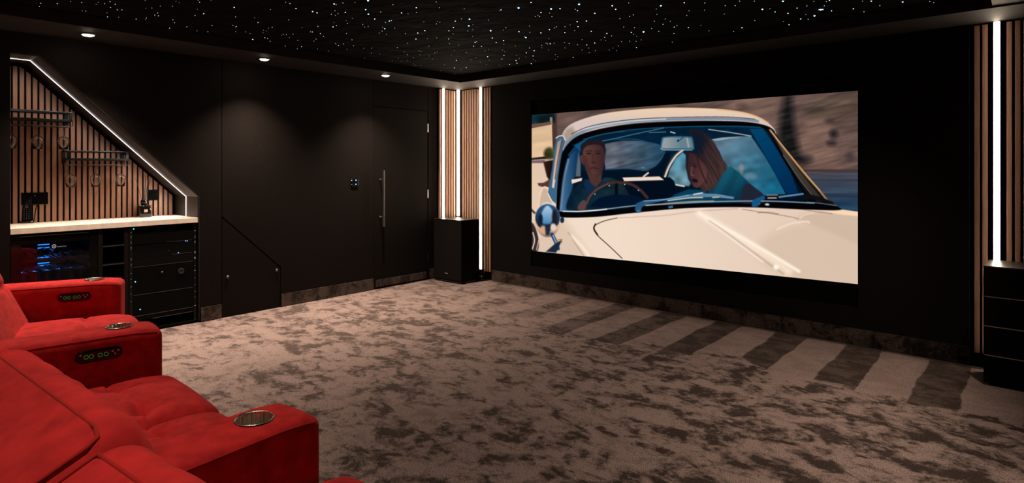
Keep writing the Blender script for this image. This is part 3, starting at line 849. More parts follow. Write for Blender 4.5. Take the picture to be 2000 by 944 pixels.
nt = M['cup'].node_tree
# brushed vertical streaks
tc = nt.nodes.new('ShaderNodeTexCoord'); mp = nt.nodes.new('ShaderNodeMapping'); mp.inputs['Scale'].default_value = (60, 60, 1)
nn = nt.nodes.new('ShaderNodeTexNoise'); nn.inputs['Scale'].default_value = 2.0
nt.links.new(tc.outputs['Object'], mp.inputs[0]); nt.links.new(mp.outputs[0], nn.inputs['Vector'])
bp = nt.nodes.new('ShaderNodeBump'); bp.inputs['Strength'].default_value = .8; bp.inputs['Distance'].default_value = .006
nt.links.new(nn.outputs[0], bp.inputs['Height']); nt.links.new(bp.outputs[0], nt.nodes['Principled BSDF'].inputs['Normal'])

SW = .55
def cushion_mesh():
    s = (SW, .70, .20)
    def df(q, p):
        x, y, z = q
        yy = y - .25                    # front end at +.07
        if z > 0:
            z += .022 * (1 - (2 * x / s[0]) ** 2) * (1 - (2 * y / s[1]) ** 2) ** .5 if abs(2 * y / s[1]) < 1 else 0
            for tx in (-.15, .15):
                r2 = (x - tx) ** 2 + (yy + .16) ** 2
                z -= .030 * math.exp(-r2 / (2 * .035 ** 2)) + .008 * math.exp(-r2 / (2 * .011 ** 2))
                # fold running forward of each tuft
                if yy > -.16: z -= .006 * math.exp(-((x - tx - .25 * (yy + .16)) ** 2) / (2 * .010 ** 2)) * math.exp(-(yy + .16) / .06)
            seam = .012 * math.sin(x * 9)
            z -= .013 * math.exp(-((yy + .16 - seam) ** 2) / (2 * .006 ** 2))
            t_ = max(0, (y - .18) / .17); z -= .028 * t_ ** 2
        return Vector((x, y, z))
    bm = softbox(s, .062, (56, 64, 14), df)
    bmesh.ops.translate(bm, vec=(0, -.25, .365), verts=bm.verts)
    return bm
TILT = math.radians(24)
def back_mesh(h=.635, th=.235, bul=.012, wr=1.0):
    s = (SW, th, h)
    def df(q, p):
        x, y, z = q
        if y > 0:                      # front bulge (front is +y here)
            y += bul * (1 - (2 * x / s[0]) ** 2) * (1 - (2 * z / s[2]) ** 2)
            lum = math.exp(-((z + .02) ** 2) / (2 * .012 ** 2))
            y -= .012 * lum
            for tx in (-.14, .14):
                y -= .02 * math.exp(-((x - tx) ** 2 + (z + .02) ** 2) / (2 * .03 ** 2))
            edge_ = max(0, (z / (s[2] / 2)) - .55)
            y += wr * .003 * edge_ * (math.sin(x * 95 + 2 * math.sin(x * 31)) + math.sin(x * 57 + 1))
        return Vector((x, y, z))
    bm = softbox(s, .048, (48, 20, 48), df)
    # hinge: bottom front edge at local (y=-.42, z=.40), leaning back by TILT
    bmesh.ops.translate(bm, vec=(0, -th / 2 - bul * .3, h / 2), verts=bm.verts)
    bmesh.ops.rotate(bm, cent=(0, 0, 0), matrix=Matrix.Rotation(TILT, 3, 'X'), verts=bm.verts)
    bmesh.ops.translate(bm, vec=(0, -.42, .42), verts=bm.verts)
    return bm
def back_pt(x, y, z, th=.235, bul=.012):
    v = Vector((x, y - bul * .3, z)); v = Matrix.Rotation(TILT, 3, 'X') @ v
    return v + Vector((0, -.42, .42))
cm_, bm_ = None, None
def seat(x, y, phi, label, first=[None]):
    t = thing('cinema_seat', label, 'seat', (x, y, 0), -phi, 'red velvet cinema recliners in a curved row')
    if first[0] is None:
        c = bmobj('seat_cushion', cushion_mesh(), M['red'], t)
        b = bmobj('backrest', back_mesh(), M['red'], t)
        hh, e_ = .635, .052
        hx = SW / 2 - .012
        pts = [back_pt(-hx, -.235 + .03, hh - .004)] + [back_pt(-hx + .01 * 0, -.05, hh - .003)]
        n_ = 16
        pts = [back_pt(-hx, -.20 + .15 * i / 6, hh - .010) for i in range(7)]
        pts = [back_pt(-hx, -.21 + .14 * i / 6, hh - .010) for i in range(7)] + [back_pt(-hx + .006, -.052, hh - .009)]
        pts += [back_pt(-hx + .02 + 2 * (hx - .02) * i / n_, -.047, hh - .0015) for i in range(0, n_ + 1)]
        pts += [back_pt(hx - .006, -.052, hh - .009)]
        pts += [back_pt(hx, -.07 - .14 * i / 6, hh - .010) for i in range(7)]
        pp = MB().tube(pts, .0030, 8).build('piping', M['redpipe'], b, smooth=True)
        ba = MB().box(-SW / 2 + .01, SW / 2 - .01, -.62, -.02, .05, .27).build('base', M['red'], t, bevel=.01)
        fr_ = bmobj('footrest', softbox((SW - .01, .05, .24), .02, (10, 6, 10)), M['red'], t); fr_.location = (0, .03, .19)
        first[0] = (c, b, pp, ba, fr_)
        for fx in (-.22, .22):
            for fy in (-.57, -.08):
                MB().lathe([(.02, 0), (.022, .01), (.016, .05)], (fx, fy, 0), 12).build('foot', M['blackp'], t)
    else:
        ob = {}
        for o_ in first[0]:
            n_ = o_.copy(); COL.objects.link(n_); ob[o_] = n_
            n_.parent = ob.get(o_.parent, t)
        src = first[0][0].parent
        for o_ in src.children:
            if o_.name.startswith('foot') and not o_.name.startswith('footrest'):
                n_ = o_.copy(); COL.objects.link(n_); n_.parent = t
    return t
ARMS = [(-4.335, 1.335, math.radians(24)), (-2.99, 1.06, math.radians(8.5)), (-1.635, .965, math.radians(-5.5)), (-.28, 1.06, math.radians(-16))]
def lerp(a, b, t): return tuple(a[i] + (b[i] - a[i]) * t for i in range(3))
labs = ['red velvet recliner at the far left end, beside the fridge and rack',
        'red velvet recliner second from the left, mostly hidden behind an armrest',
        'red velvet recliner in the middle with lit buttons on its armrest',
        'red velvet recliner just left of the nearest armrest',
        'red velvet recliner whose piped backrest top fills the lower left corner',
        'red velvet recliner nearest the camera, plain backrest at the bottom edge']
seats = []
k = 0
for i in range(3):
    A, B = ARMS[i], ARMS[i + 1]
    dx, dy = B[0] - A[0], B[1] - A[1]; L = math.hypot(dx, dy)
    f0 = .5 - (SW / 2 + .0015) / L; f1 = 1 - f0
    for f, da in ((f0, .3), (f1, .7)):
        c = lerp(A, B, f); ph = A[2] + (B[2] - A[2]) * (f * .6 + .2)
        # bow outward a little so that the front line follows the curve
        if PH[k] is not None: ph = math.radians(PH[k][2]); c = PH[k]
        s_ = seat(c[0] + SEATDX[k], c[1] + SEATDY[k], ph, labs[k]); seats.append(s_); k += 1
for k_, s_ in enumerate(seats):
    for ch in s_.children:
        if ch.name.startswith('backrest'):
            ch.scale = (1.115, 1, 1); ch.location = (-.031 if k_ % 2 == 0 else .031, 0, 0)
for ai, si in ((0, 0), (1, 2), (2, 4)):
    A = ARMS[ai]; s_ = seats[si]
    bpy.context.view_layer.update()
    rz = s_.rotation_euler[2]; inv = Matrix.Rotation(-rz, 2)
    off = inv @ (Vector((A[0], A[1])) - Vector(s_.location[:2]))
    armparts(s_, off, A[2] + rz, panel=(ai < 2))
A = ARMS[3]; s_ = seats[5]; rz = s_.rotation_euler[2]; inv = Matrix.Rotation(-rz, 2)
# ================================================================ STARS
S = {}
def addst(x, y, c): S[(round(x, 1), round(y, 1))] = c
c1 = "578,250,3 585,186,3 1064,76,3 1186,22,2 1283,120,2 1382,85,3 1469,83,2 1655,40,3 1640,103,2 1977,54,2 1808,128,2 446,206,2 148,298,2 80,321,2 428,268,2 792,298,3 940,270,1 1068,308,2 1282,320,2 1366,288,2 1516,318,2 1645,258,2 1636,210,2 1726,204,2 1774,304,2 1926,325,2 1135,365,3 1120,355,1 917,395,2 920,430,1 808,370,2 845,415,2 640,412,2 655,405,1 626,450,2 703,452,2 615,357,1 616,290,1 568,300,1 619,240,1 383,300,2 382,380,2 390,425,1 425,330,1 62,380,2 174,378,1 265,368,1 482,440,1 535,86,1 290,74,1 66,74,2 68,120,1 260,18,1 139,213,1 270,210,1 295,216,1 261,232,1 506,183,1 770,196,1 893,95,2 880,103,1 1254,148,1 1270,160,1 1227,160,1 1368,126,1 1390,161,1 1618,89,1 1171,467,2 1216,494,2 1139,515,2 1206,546,2 1207,577,1 1188,621,2 1231,595,1 1327,607,3 1039,590,2 1048,616,2 976,628,2 922,540,2 902,576,2 930,505,1 908,489,1 876,637,1 900,651,1 883,679,1 762,553,2 776,586,1 750,630,1 553,659,2 438,662,2 457,588,2 443,720,1 500,678,1 242,702,1 305,690,1 340,634,1 598,582,1 648,563,1 690,606,1 553,512,1 437,494,1 406,538,1 247,514,1 270,506,1 92,496,1 113,504,1 102,535,1 37,563,1 37,625,1 55,640,1 107,640,1 189,546,1 226,576,1 188,451,1 737,498,1 770,482,1 1032,448,1 1045,541,1 1070,571,1 1136,556,1 1293,466,1 1290,441,1 1333,420,1 1347,428,1 1373,426,2 1412,421,1 1358,486,1 1362,378,1 1424,533,1 1447,553,1 1422,581,1 1518,467,1 1511,414,1 1558,424,1 1598,559,2 1640,437,1 1685,386,1 1684,486,1 1730,438,2 1750,468,1 1754,514,1 1808,419,2 1813,495,1 1870,390,1 1905,365,1 1914,395,1 1950,487,1 1986,469,1 1973,349,1 1611,298,1 1567,243,1 1517,260,1 1434,260,1 1415,273,1 1171,253,1 1175,316,1 914,293,1"
c2 = "183,44,2 210,71,2 312,22,1 242,145,1 320,127,1 347,115,1 563,44,3 528,70,1 532,111,1 746,20,2 906,22,1 904,78,1 766,120,1 667,211,2 689,199,1 778,215,2 875,197,1 665,261,1 653,329,1 427,247,3 332,253,2 349,268,1 374,282,1 273,210,1 357,216,1 512,165,1 372,371,2 348,380,1 217,396,1 370,322,1 409,311,1 320,321,1 256,325,1 231,358,1 1178,8,1 1143,43,1 1066,44,1 1293,8,1 1197,216,2 1131,245,1 939,240,1 1059,109,1 1296,161,1 1356,71,3 1415,68,1 1455,92,2 1517,8,3 1556,103,2 1627,62,2 1656,147,2 1564,192,2 1520,168,1 1714,149,1 1696,113,1 1763,122,3 1813,74,3 1800,74,2 1828,73,2 1840,44,1 1857,12,1 1880,2,2 1758,10,1 1704,45,1 1897,84,2 783,84,1 491,222,1 547,244,1 598,147,1 637,166,1 580,189,1"
c3 = "273,67,2 287,156,1 848,78,2 611,87,1 782,184,1 1003,106,2 1044,118,2 1203,35,2 1222,43,1 1285,26,1 1210,98,1 1307,113,2 1178,131,1 1215,143,1 1239,126,1 1496,88,2 1522,130,3 1518,4,3 1580,176,2 1636,110,1 1750,43,1 1830,119,2 1890,128,1 1716,195,2 1681,207,1 1736,190,1 1654,255,1 1674,266,2 1766,261,1 1648,288,1 1623,306,1 1688,318,1 1469,226,1 1519,245,1 1487,250,1 1327,218,1 1193,249,2 1225,238,1 1052,244,1 1075,312,1 1104,337,1 1001,296,1 984,295,1 1035,363,1 1015,381,1 1048,455,1 1009,491,1 1149,474,1 1217,405,1 1244,422,1 1290,408,1 1323,457,1 1369,370,1 1384,425,1 1317,311,1 1479,448,1 1552,446,1 1549,493,1 1626,500,1 1487,541,1 1800,541,1 1827,568,1 1745,568,1 1883,562,1 1885,508,1 1855,482,1 1791,442,1 1886,401,1 1866,312,1 865,373,1 899,434,1 860,453,1 821,317,1 758,322,1 732,318,1 748,427,1 627,254,1 495,208,1 607,383,1 585,356,1 559,350,1 446,366,2 380,295,1 293,245,1 262,236,1 195,350,1 28,295,1 67,238,1 510,414,1 792,33,1 752,20,1"
c4 = "107,37,1 318,25,1 308,50,1 293,52,1 372,76,1 395,74,1 447,28,1 638,19,1 558,103,1 670,86,1 780,135,1 840,131,1 860,12,1 818,28,1 864,57,1 900,32,1 917,76,1 953,76,1 1064,148,1 1144,140,1 1135,206,1 1207,214,1 1187,62,1 1232,100,1 1209,117,1 1238,123,1 1253,47,1 1349,48,1 1351,154,1 1364,177,1 1325,219,1 1460,208,1 1524,120,1 1559,16,1 1592,106,2 1539,240,1 1624,247,1 1656,199,1"
c5 = "334,85,2 509,9,2 592,54,1 437,114,1 424,10,1 815,18,2 1119,25,1 1080,14,1"
for src, ox, sc_ in ((c1, 800, 5), (c2, 1150, 4), (c3, 400, 4.762), (c4, 0, 4), (c5, 1600, 5)):
    for tkn in src.split():
        a, b_, c = map(int, tkn.split(',')); addst(ox + a / sc_, b_ / sc_, c)
pts = []
for (px, py), c in S.items():
    p = onZ(px, py, ZC)
    if cx0 + .02 < p[0] < cx1 and p[1] < cy(p[0]) - .03: pts.append((c, px, py, p))
pts.sort(key=lambda a: (-a[0], a[2]))
rr = {1: .0021, 2: .0033, 3: .0052}
kinds = {3: ('large bright bluish star light in the black ceiling', 's3'), 2: ('mid-sized pale blue star light in the black ceiling', 's2'), 1: ('small faint white star light in the black ceiling', 's1')}
proto = {}
def dome(r): return [(r, 0), (r * .9, -r * .45), (r * .6, -r * .8), (r * .1, -r)]
extra = MB()
for i, (c, px, py, p) in enumerate(pts):
    if i < 300:
        if c not in proto:
            o_ = MB().lathe(dome(rr[c]), (0, 0, 0), 10).build('star_light', M[kinds[c][1]], smooth=True)
            tag(o_, kinds[c][0], 'light', 'fibre star lights in the ceiling'); proto[c] = o_
        else:
            o_ = proto[c].copy(); COL.objects.link(o_)
        o_.location = (p[0], p[1], ZC - .0002)
        f_ = .8 + .4 * random.random(); o_.scale = (f_, f_, f_)
    else:
        extra.lathe(dome(rr[1] * .9), (p[0], p[1], ZC - .0002), 8)
for i in range(110):              # the rest of the ceiling, nearer and fainter
    x = random.uniform(cx0 + .1, cx1 - .05); y = random.uniform(CB + .05, 2.6)
    extra.lathe(dome(.0013 if y > 1.0 else .0021), (x, y, ZC - .0002), 6)
ex = extra.build('star_lights', M['s1']); ex['kind'] = 'stuff'
tag(ex, 'scatter of the faintest pinpoint star lights across the black ceiling', 'lights')

# ================================================================ PROJECTION SCREEN
pTL, pTR = onW(1037, 224.8, .02), onW(1675.5, 177.5, .02)
pBL, pBR = onW(1037, 490, .02), onW(1675.5, 555.3, .02)
scr_o = thing('projection_screen', 'wide projection screen showing a cream car driving towards the viewer', 'screen', (float((sx0 + sx1) / 2), wy((sx0 + sx1) / 2, .0), 0), 0)
ox, oy = scr_o.location[0], scr_o.location[1]
def L3(x, off, z): return (x - ox, wy(x, off) - oy, z)
NX, NZ = 760, 360
us = np.linspace(0, 1, NX); vs = np.linspace(0, 1, NZ)
U, V = np.meshgrid(us, vs)        # V: 0 top, 1 bottom
Xg = pTL[0] + (pTR[0] - pTL[0]) * U
Ztop = pTL[2] + (pTR[2] - pTL[2]) * U; Zbot = pBL[2] + (pBR[2] - pBL[2]) * U
Zg = Ztop + (Zbot - Ztop) * V
Yg = WA - .02 + WB * Xg
P3 = np.stack([Xg, Yg, Zg], -1).reshape(-1, 3)
Q = proj(P3)                      # trace coordinates used only to lay the picture out on the flat screen
C = np.zeros((len(Q), 3)); QX, QY = Q[:, 0], Q[:, 1]
def smooth_noise(sx, sy, seed, ang=0):
    r = np.random.RandomState(seed)
    g_ = r.rand(140, 140); ca, sa = math.cos(ang), math.sin(ang)
    x = ((QX - 1030) * ca + (QY - 100) * sa) / sx + 20; y = (-(QX - 1030) * sa + (QY - 100) * ca) / sy + 60
    xi = np.floor(x).astype(int) % 139; yi = np.floor(y).astype(int) % 139
    fx = x - np.floor(x); fy = y - np.floor(y); fx = fx * fx * (3 - 2 * fx); fy = fy * fy * (3 - 2 * fy)
    return (g_[yi, xi] * (1 - fx) + g_[yi, xi + 1] * fx) * (1 - fy) + (g_[yi + 1, xi] * (1 - fx) + g_[yi + 1, xi + 1] * fx) * fy
def cr(pts, n=6, closed=False):   # smooth curve through points
    p = [np.array(a, float) for a in pts]; k = len(p); out = []
    rng = range(k) if closed else range(k - 1)
    for i in rng:
        p0 = p[i - 1] if (closed or i > 0) else p[i]; p1 = p[i]; p2 = p[(i + 1) % k]; p3 = p[(i + 2) % k] if (closed or i + 2 < k) else p2
        for j in range(n):
            t_ = j / n
            out.append(.5 * ((2 * p1) + (-p0 + p2) * t_ + (2 * p0 - 5 * p1 + 4 * p2 - p3) * t_ ** 2 + (-p0 + 3 * p1 - 3 * p2 + p3) * t_ ** 3))
    if not closed: out.append(p[-1])
    return [tuple(a) for a in out]
def blend(idx, a, col):
    C[idx] = C[idx] * (1 - a[:, None]) + col * a[:, None]
def colr(idx, col, col2=None, g=None, tex=None):
    c = np.array(col, float)[None, :].repeat(len(idx), 0)
    if col2 is not None:
        (ax, ay), (bx, by) = g; d = np.array([bx - ax, by - ay], float); L2 = d @ d
        t_ = np.clip(((QX[idx] - ax) * d[0] + (QY[idx] - ay) * d[1]) / L2, 0, 1)[:, None]
        c = c * (1 - t_) + np.array(col2, float) * t_
    if tex is not None: c = c * (1 + tex[1] * (tex[0][idx][:, None] - .5) * 2)
    return c
def segdist(px, py, poly, closed):
    n = len(poly); d = np.full(len(px), 1e9)
    for i in range(n if closed else n - 1):
        ax, ay = poly[i]; bx, by = poly[(i + 1) % n]
        vx, vy = bx - ax, by - ay; L2 = vx * vx + vy * vy + 1e-9
        t_ = np.clip(((px - ax) * vx + (py - ay) * vy) / L2, 0, 1)
        d = np.minimum(d, (px - ax - t_ * vx) ** 2 + (py - ay - t_ * vy) ** 2)
    return np.sqrt(d)
def bbox(poly, m):
    xs = [p[0] for p in poly]; ys = [p[1] for p in poly]
    return np.nonzero((QX > min(xs) - m) & (QX < max(xs) + m) & (QY > min(ys) - m) & (QY < max(ys) + m))[0]
def fill(poly, col, soft=.95, col2=None, g=None, tex=None, smooth=False, op=1.0):
    if smooth: poly = cr(poly, 6, True)
    idx = bbox(poly, soft * 2 + 1)
    if not len(idx): return
    px, py = QX[idx], QY[idx]; ins = np.zeros(len(idx), bool); n = len(poly)
    for i in range(n):
        ax, ay = poly[i]; bx, by = poly[(i + 1) % n]
        if ay == by: continue
        ins ^= ((ay > py) != (by > py)) & (px < (bx - ax) * (py - ay) / (by - ay) + ax)
    d = segdist(px, py, poly, True); sd = np.where(ins, d, -d)
    a = np.clip(sd / (2 * soft) + .5, 0, 1) * op
    blend(idx, a, colr(idx, col, col2, g, tex))
def line(pts, w_, col, soft=.7, smooth=True, op=1.0, col2=None, g=None):
    if smooth and len(pts) > 2: pts = cr(pts, 6)
    idx = bbox(pts, w_ + soft * 2 + 1)
    if not len(idx): return
    d = segdist(QX[idx], QY[idx], pts, False)
    blend(idx, np.clip((w_ / 2 - d) / (2 * soft) + .5, 0, 1) * op, colr(idx, col, col2, g))
def ell(cx_, cy_, rx, ry, col, soft=.8, ang=0, **k):
    fill([(cx_ + rx * math.cos(a) * math.cos(ang) - ry * math.sin(a) * math.sin(ang), cy_ + rx * math.cos(a) * math.sin(ang) + ry * math.sin(a) * math.cos(ang)) for a in np.linspace(0, 2 * PI, 29)[:-1]], col, soft, **k)
n1 = smooth_noise(55, 8, 1, -.15); n2 = smooth_noise(24, 4, 2, -.25); n3 = smooth_noise(60, 4, 3); n4 = smooth_noise(14, 12, 4)
nb = n1 * .55 + n2 * .45
full = [(1030, 100), (1690, 100), (1690, 620), (1030, 620)]
fill(full, (98, 77, 71), tex=(nb, .30))
# right wall details
fill([(1430, 170), (1520, 170), (1515, 300), (1500, 260), (1430, 225)], (118, 92, 82), 8, tex=(nb, .25), op=.8)
fill([(1575, 235), (1620, 225), (1640, 330), (1560, 330), (1555, 300)], (126, 97, 86), 9, tex=(nb, .2), op=.8)
fill([(1590, 185), (1676, 180), (1676, 220), (1620, 235), (1570, 225)], (84, 68, 58), 8, tex=(nb, .4), op=.8)
fill([(1533, 190), (1546, 190), (1550, 230), (1556, 270), (1565, 300), (1585, 310), (1570, 322), (1548, 318), (1526, 300), (1522, 250)], (22, 22, 24), 9, tex=(n2, .6), smooth=True, op=.95)
for (x, y, rx, ry, o_) in ((1628, 262, 8, 8, .9), (1624, 280, 9, 5, .85), (1660, 306, 9, 9, .45), (1448, 206, 10, 4, .4), (1620, 236, 8, 4, .6), (1590, 214, 20, 4, .35)):
    ell(x, y, rx, ry, (30, 28, 35), 5.5, op=o_)
fill([(1560, 331), (1690, 331), (1690, 336), (1560, 337)], (66, 46, 40), 2)
fill([(1575, 336), (1690, 333), (1690, 430), (1575, 430)], (72, 70, 82), 2, (34, 62, 88), ((0, 336), (0, 405)), tex=(n3, .22))
# left background
fill([(1030, 220), (1088, 215), (1088, 345), (1030, 345)], (75, 52, 45), 1.5)
fill([(1036, 222), (1084, 219), (1084, 241), (1036, 248)], (18, 40, 48), 2, tex=(n4, .5))
fill([(1074, 229), (1079, 229), (1079, 243), (1074, 243)], (150, 125, 110), 1)
fill([(1036, 251), (1078, 243), (1080, 303), (1036, 311)], (222, 188, 150), 1, tex=(n1, .06))
fill([(1036, 243), (1076, 238), (1076, 243), (1036, 250)], (112, 80, 68), 1)
fill([(1036, 309), (1082, 304), (1082, 309), (1036, 314)], (35, 28, 26), 1)
fill([(1036, 313), (1090, 309), (1090, 520), (1036, 520)], (226, 196, 170), 1, (236, 208, 184), ((0, 320), (0, 480)))
fill([(1036, 314), (1066, 312), (1060, 319), (1036, 319)], (120, 100, 100), 1)
ell(1073, 300, 11, 12, (78, 74, 38), 3, tex=(n4, .6))
fill([(1061, 316), (1084, 312), (1084, 350), (1076, 358), (1068, 345)], (52, 26, 20), 1.5, (20, 14, 14), ((1062, 0), (1082, 0)))
fill([(1050, 358), (1062, 357), (1074, 350), (1076, 366), (1062, 366), (1052, 363)], (88, 55, 45), 1.2)
# hood and body
body = cr([(1040, 470), (1050, 440), (1052, 395), (1056, 372), (1064, 364), (1074, 372), (1082, 400), (1092, 420), (1160, 424), (1240, 415), (1340, 406), (1450, 403), (1560, 406), (1636, 409), (1700, 417)], 6) + [(1700, 640), (1030, 640), (1030, 500)]
fill(body, (242, 220, 200), .8, (224, 199, 178), ((1200, 0), (1660, 0)))
fill([(1054, 395), (1060, 370), (1070, 372), (1082, 402), (1080, 425), (1056, 430)], (196, 166, 140), 2, op=.8, smooth=True)
fill([(1036, 470), (1100, 425), (1110, 440), (1160, 510), (1036, 510)], (214, 188, 166), 10, op=.7)
# fender right shading
fill([(1515, 452), (1560, 438), (1600, 436), (1690, 455), (1690, 600), (1600, 570), (1500, 520), (1480, 480)], (216, 190, 168), 12, op=.8, smooth=True)
fill([(1560, 425), (1590, 416), (1690, 425), (1690, 478), (1600, 445), (1562, 432)], (205, 181, 160), 5, op=.8, smooth=True)
line([(1562, 427), (1572, 420), (1590, 416)], 2, (240, 214, 196), 1.5)
line([(1518, 448), (1545, 437), (1575, 433), (1580, 435)], 3, (246, 222, 204), 2)
line([(1450, 409), (1510, 418), (1545, 424), (1560, 428)], 1.2, (150, 118, 100), .8)
line([(1480, 416), (1500, 415), (1520, 418)], 1.5, (120, 90, 78), 1, op=.7)
line([(1545, 406), (1590, 413), (1625, 418)], 1.5, (150, 112, 90), 1, op=.8)
fill([(1600, 410), (1636, 409), (1690, 417), (1690, 424), (1640, 419)], (250, 214, 180), 1.2)
line([(1240, 424), (1300, 421), (1360, 413), (1440, 408)], 1.5, (176, 150, 130), 1.5, op=.6)
# crease on the hood
line([(1366, 417), (1400, 438), (1450, 470), (1510, 508), (1540, 530)], 15, (252, 230, 208), 6, op=.8)
line([(1366, 417), (1405, 440), (1455, 468), (1510, 500), (1560, 530)], 6, (255, 240, 222), 2.5)
line([(1385, 432), (1420, 456), (1460, 485), (1500, 514), (1530, 535)], 2.2, (190, 165, 145), 2.5)
line([(1375, 427), (1410, 452), (1450, 482), (1490, 512)], 3, (250, 232, 214), 1.5, op=.9)
ell(1516, 522, 5, 5, (255, 246, 232), 2.5)
line([(1117, 462), (1135, 480), (1150, 500)], 6, (250, 232, 210), 3)
line([(1110, 455), (1125, 478), (1140, 500)], 2, (180, 152, 130), 1.5, op=.7)
line([(1205, 426), (1180, 432), (1163, 440), (1160, 448), (1168, 461), (1190, 481), (1215, 505)], 1.6, (60, 40, 34), .7)
line([(1163, 438), (1160, 447), (1167, 459)], 3, (50, 32, 28), .8)
line([(1240, 425), (1205, 426), (1185, 430)], 1, (180, 150, 130), .8, op=.8)
# headlight / fender clutter low left
fill([(1038, 438), (1046, 446), (1052, 470), (1050, 490), (1038, 490)], (52, 42, 44), 1.5, smooth=True)
line([(1041, 455), (1044, 470), (1040, 486)], 2.5, (220, 196, 178), .8)
line([(1052, 470), (1048, 488)], 2, (200, 176, 158), .8)
line([(1036, 408), (1044, 416)], 4, (60, 60, 70), 1)
# roof
roof = cr([(1096, 268), (1104, 252), (1120, 240), (1150, 229), (1190, 220), (1250, 213.5), (1310, 210.5), (1360, 211), (1410, 213.5), (1450, 219), (1480, 228), (1500, 240), (1512, 252), (1516, 262)], 6)
roofl = cr([(1514, 262), (1500, 249), (1470, 240), (1400, 236), (1340, 236), (1260, 239), (1200, 246), (1150, 257), (1122, 268), (1108, 282), (1100, 296)], 6)
fill(roof + roofl, (238, 206, 174), .8, (216, 196, 188), ((0, 212), (0, 238)))
line([(1500, 240), (1480, 229), (1450, 220), (1400, 214)], 2.5, (230, 176, 120), 1.5, op=.8)
fill([(1096, 270), (1106, 252), (1118, 248), (1126, 262), (1112, 276), (1104, 290)], (150, 132, 118), 4, op=.7)
# trim under the roof
line([(1103, 288), (1112, 274), (1130, 261), (1165, 248), (1220, 239), (1280, 234.5), (1340, 232.5), (1400, 232), (1450, 233.5), (1480, 237)], 5, (120, 140, 160), 1.2)
line([(1140, 253), (1180, 244), (1240, 236), (1300, 232.5)], 2.2, (205, 212, 218), 1)
line([(1116, 262), (1145, 249), (1185, 240), (1240, 233), (1300, 230), (1370, 228.5), (1430, 229), (1475, 233)], 1.3, (60, 42, 45), .7)
# windscreen seal and glass
outer = cr([(1086, 417), (1088, 360), (1094, 312), (1104, 288), (1122, 270), (1150, 258), (1200, 247), (1260, 240.5), (1340, 237), (1410, 236.5), (1460, 238.5), (1495, 245), (1511, 254), (1515, 264)], 6) + cr([(1535, 300), (1575, 355), (1612, 392), (1637, 404), (1637, 411), (1560, 409), (1450, 405), (1340, 407), (1240, 416), (1160, 424), (1100, 425), (1086, 419)], 6)
fill(outer, (3, 4, 8), .9)
glass = cr([(1093, 410), (1097, 365), (1103, 325), (1112, 298), (1126, 282), (1150, 269), (1190, 259), (1240, 252), (1300, 248), (1370, 246), (1440, 246), (1478, 247.5), (1492, 250), (1504, 266), (1530, 312), (1562, 366), (1580, 392)], 6) + [(1540, 396), (1450, 396), (1340, 397), (1240, 403), (1160, 411), (1100, 413)]
fill(glass, (4, 32, 55), .9, (1, 15, 30), ((0, 250), (0, 400)), tex=(n4, .18))
line([(1102, 318), (1110, 298), (1123, 281), (1148, 267), (1190, 256.5), (1240, 249.5), (1300, 245.5), (1370, 243.5), (1440, 243.5), (1485, 246), (1499, 254)], 5.5, (2, 3, 7), .9)
line([(1110, 303), (1126, 286), (1150, 270), (1190, 260), (1240, 253), (1300, 249), (1370, 247), (1440, 247), (1485, 249)], 1.6, (22, 100, 135), .9, op=.8)
# A pillar (viewer's right) and quarter light
fill([(1496, 252), (1514, 260), (1545, 302), (1580, 348), (1618, 392), (1600, 398), (1572, 375), (1540, 322), (1512, 274)], (14, 16, 20), 1)
fill([(1512, 266), (1530, 290), (1560, 332), (1608, 392), (1596, 392), (1565, 356), (1532, 305)], (74, 68, 60), 1.5, (50, 46, 40), ((1512, 266), (1600, 392)))
line([(1504, 254), (1530, 288), (1570, 338), (1600, 372), (1616, 392)], 3.5, (176, 122, 74), 1)
line([(1506, 256), (1532, 289), (1572, 338), (1602, 373)], 1.2, (236, 190, 140), .7)
line([(1530, 303), (1558, 345), (1585, 380)], 1.5, (110, 94, 80), .8)
# blue pillars inside
fill([(1124, 290), (1136, 279), (1137, 290), (1129, 318), (1121, 352), (1110, 412), (1094, 412), (1099, 370), (1106, 325), (1113, 303)], (66, 108, 146), 1.8, (8, 46, 82), ((1098, 0), (1130, 0)), smooth=False)
line([(1095, 408), (1101, 352), (1110, 312)], 4, (130, 160, 190), 1.8, op=.7)
fill([(1120, 284), (1146, 272), (1146, 284), (1134, 296)], (14, 84, 124), 2)
fill([(1464, 252), (1490, 251), (1512, 284), (1545, 338), (1562, 384), (1542, 388), (1520, 350), (1492, 300), (1474, 268)], (3, 66, 106), 1.5, (2, 40, 80), ((1470, 250), (1550, 385)))
line([(1478, 280), (1499, 270)], 1.5, (2, 50, 90), 1)
# rear window
rw = [(1182, 281), (1215, 275), (1250, 275), (1280, 280), (1302, 288), (1292, 312), (1278, 326), (1262, 333), (1225, 330), (1183, 331), (1178, 300)]
fill(rw, (92, 96, 108), 1.2, (34, 72, 96), ((1200, 0), (1295, 0)), tex=(n2 * .5 + n4 * .5, .3), smooth=False)
line([(1182, 331), (1225, 329), (1260, 333), (1276, 328), (1290, 312), (1298, 298)], 1.8, (40, 80, 110), .9)
ell(1256, 328, 4, 1.1, (110, 130, 145), 1)
fill([(1130, 296), (1134, 318), (1134, 345), (1124, 345), (1127, 318)], (86, 100, 112), 1.2)
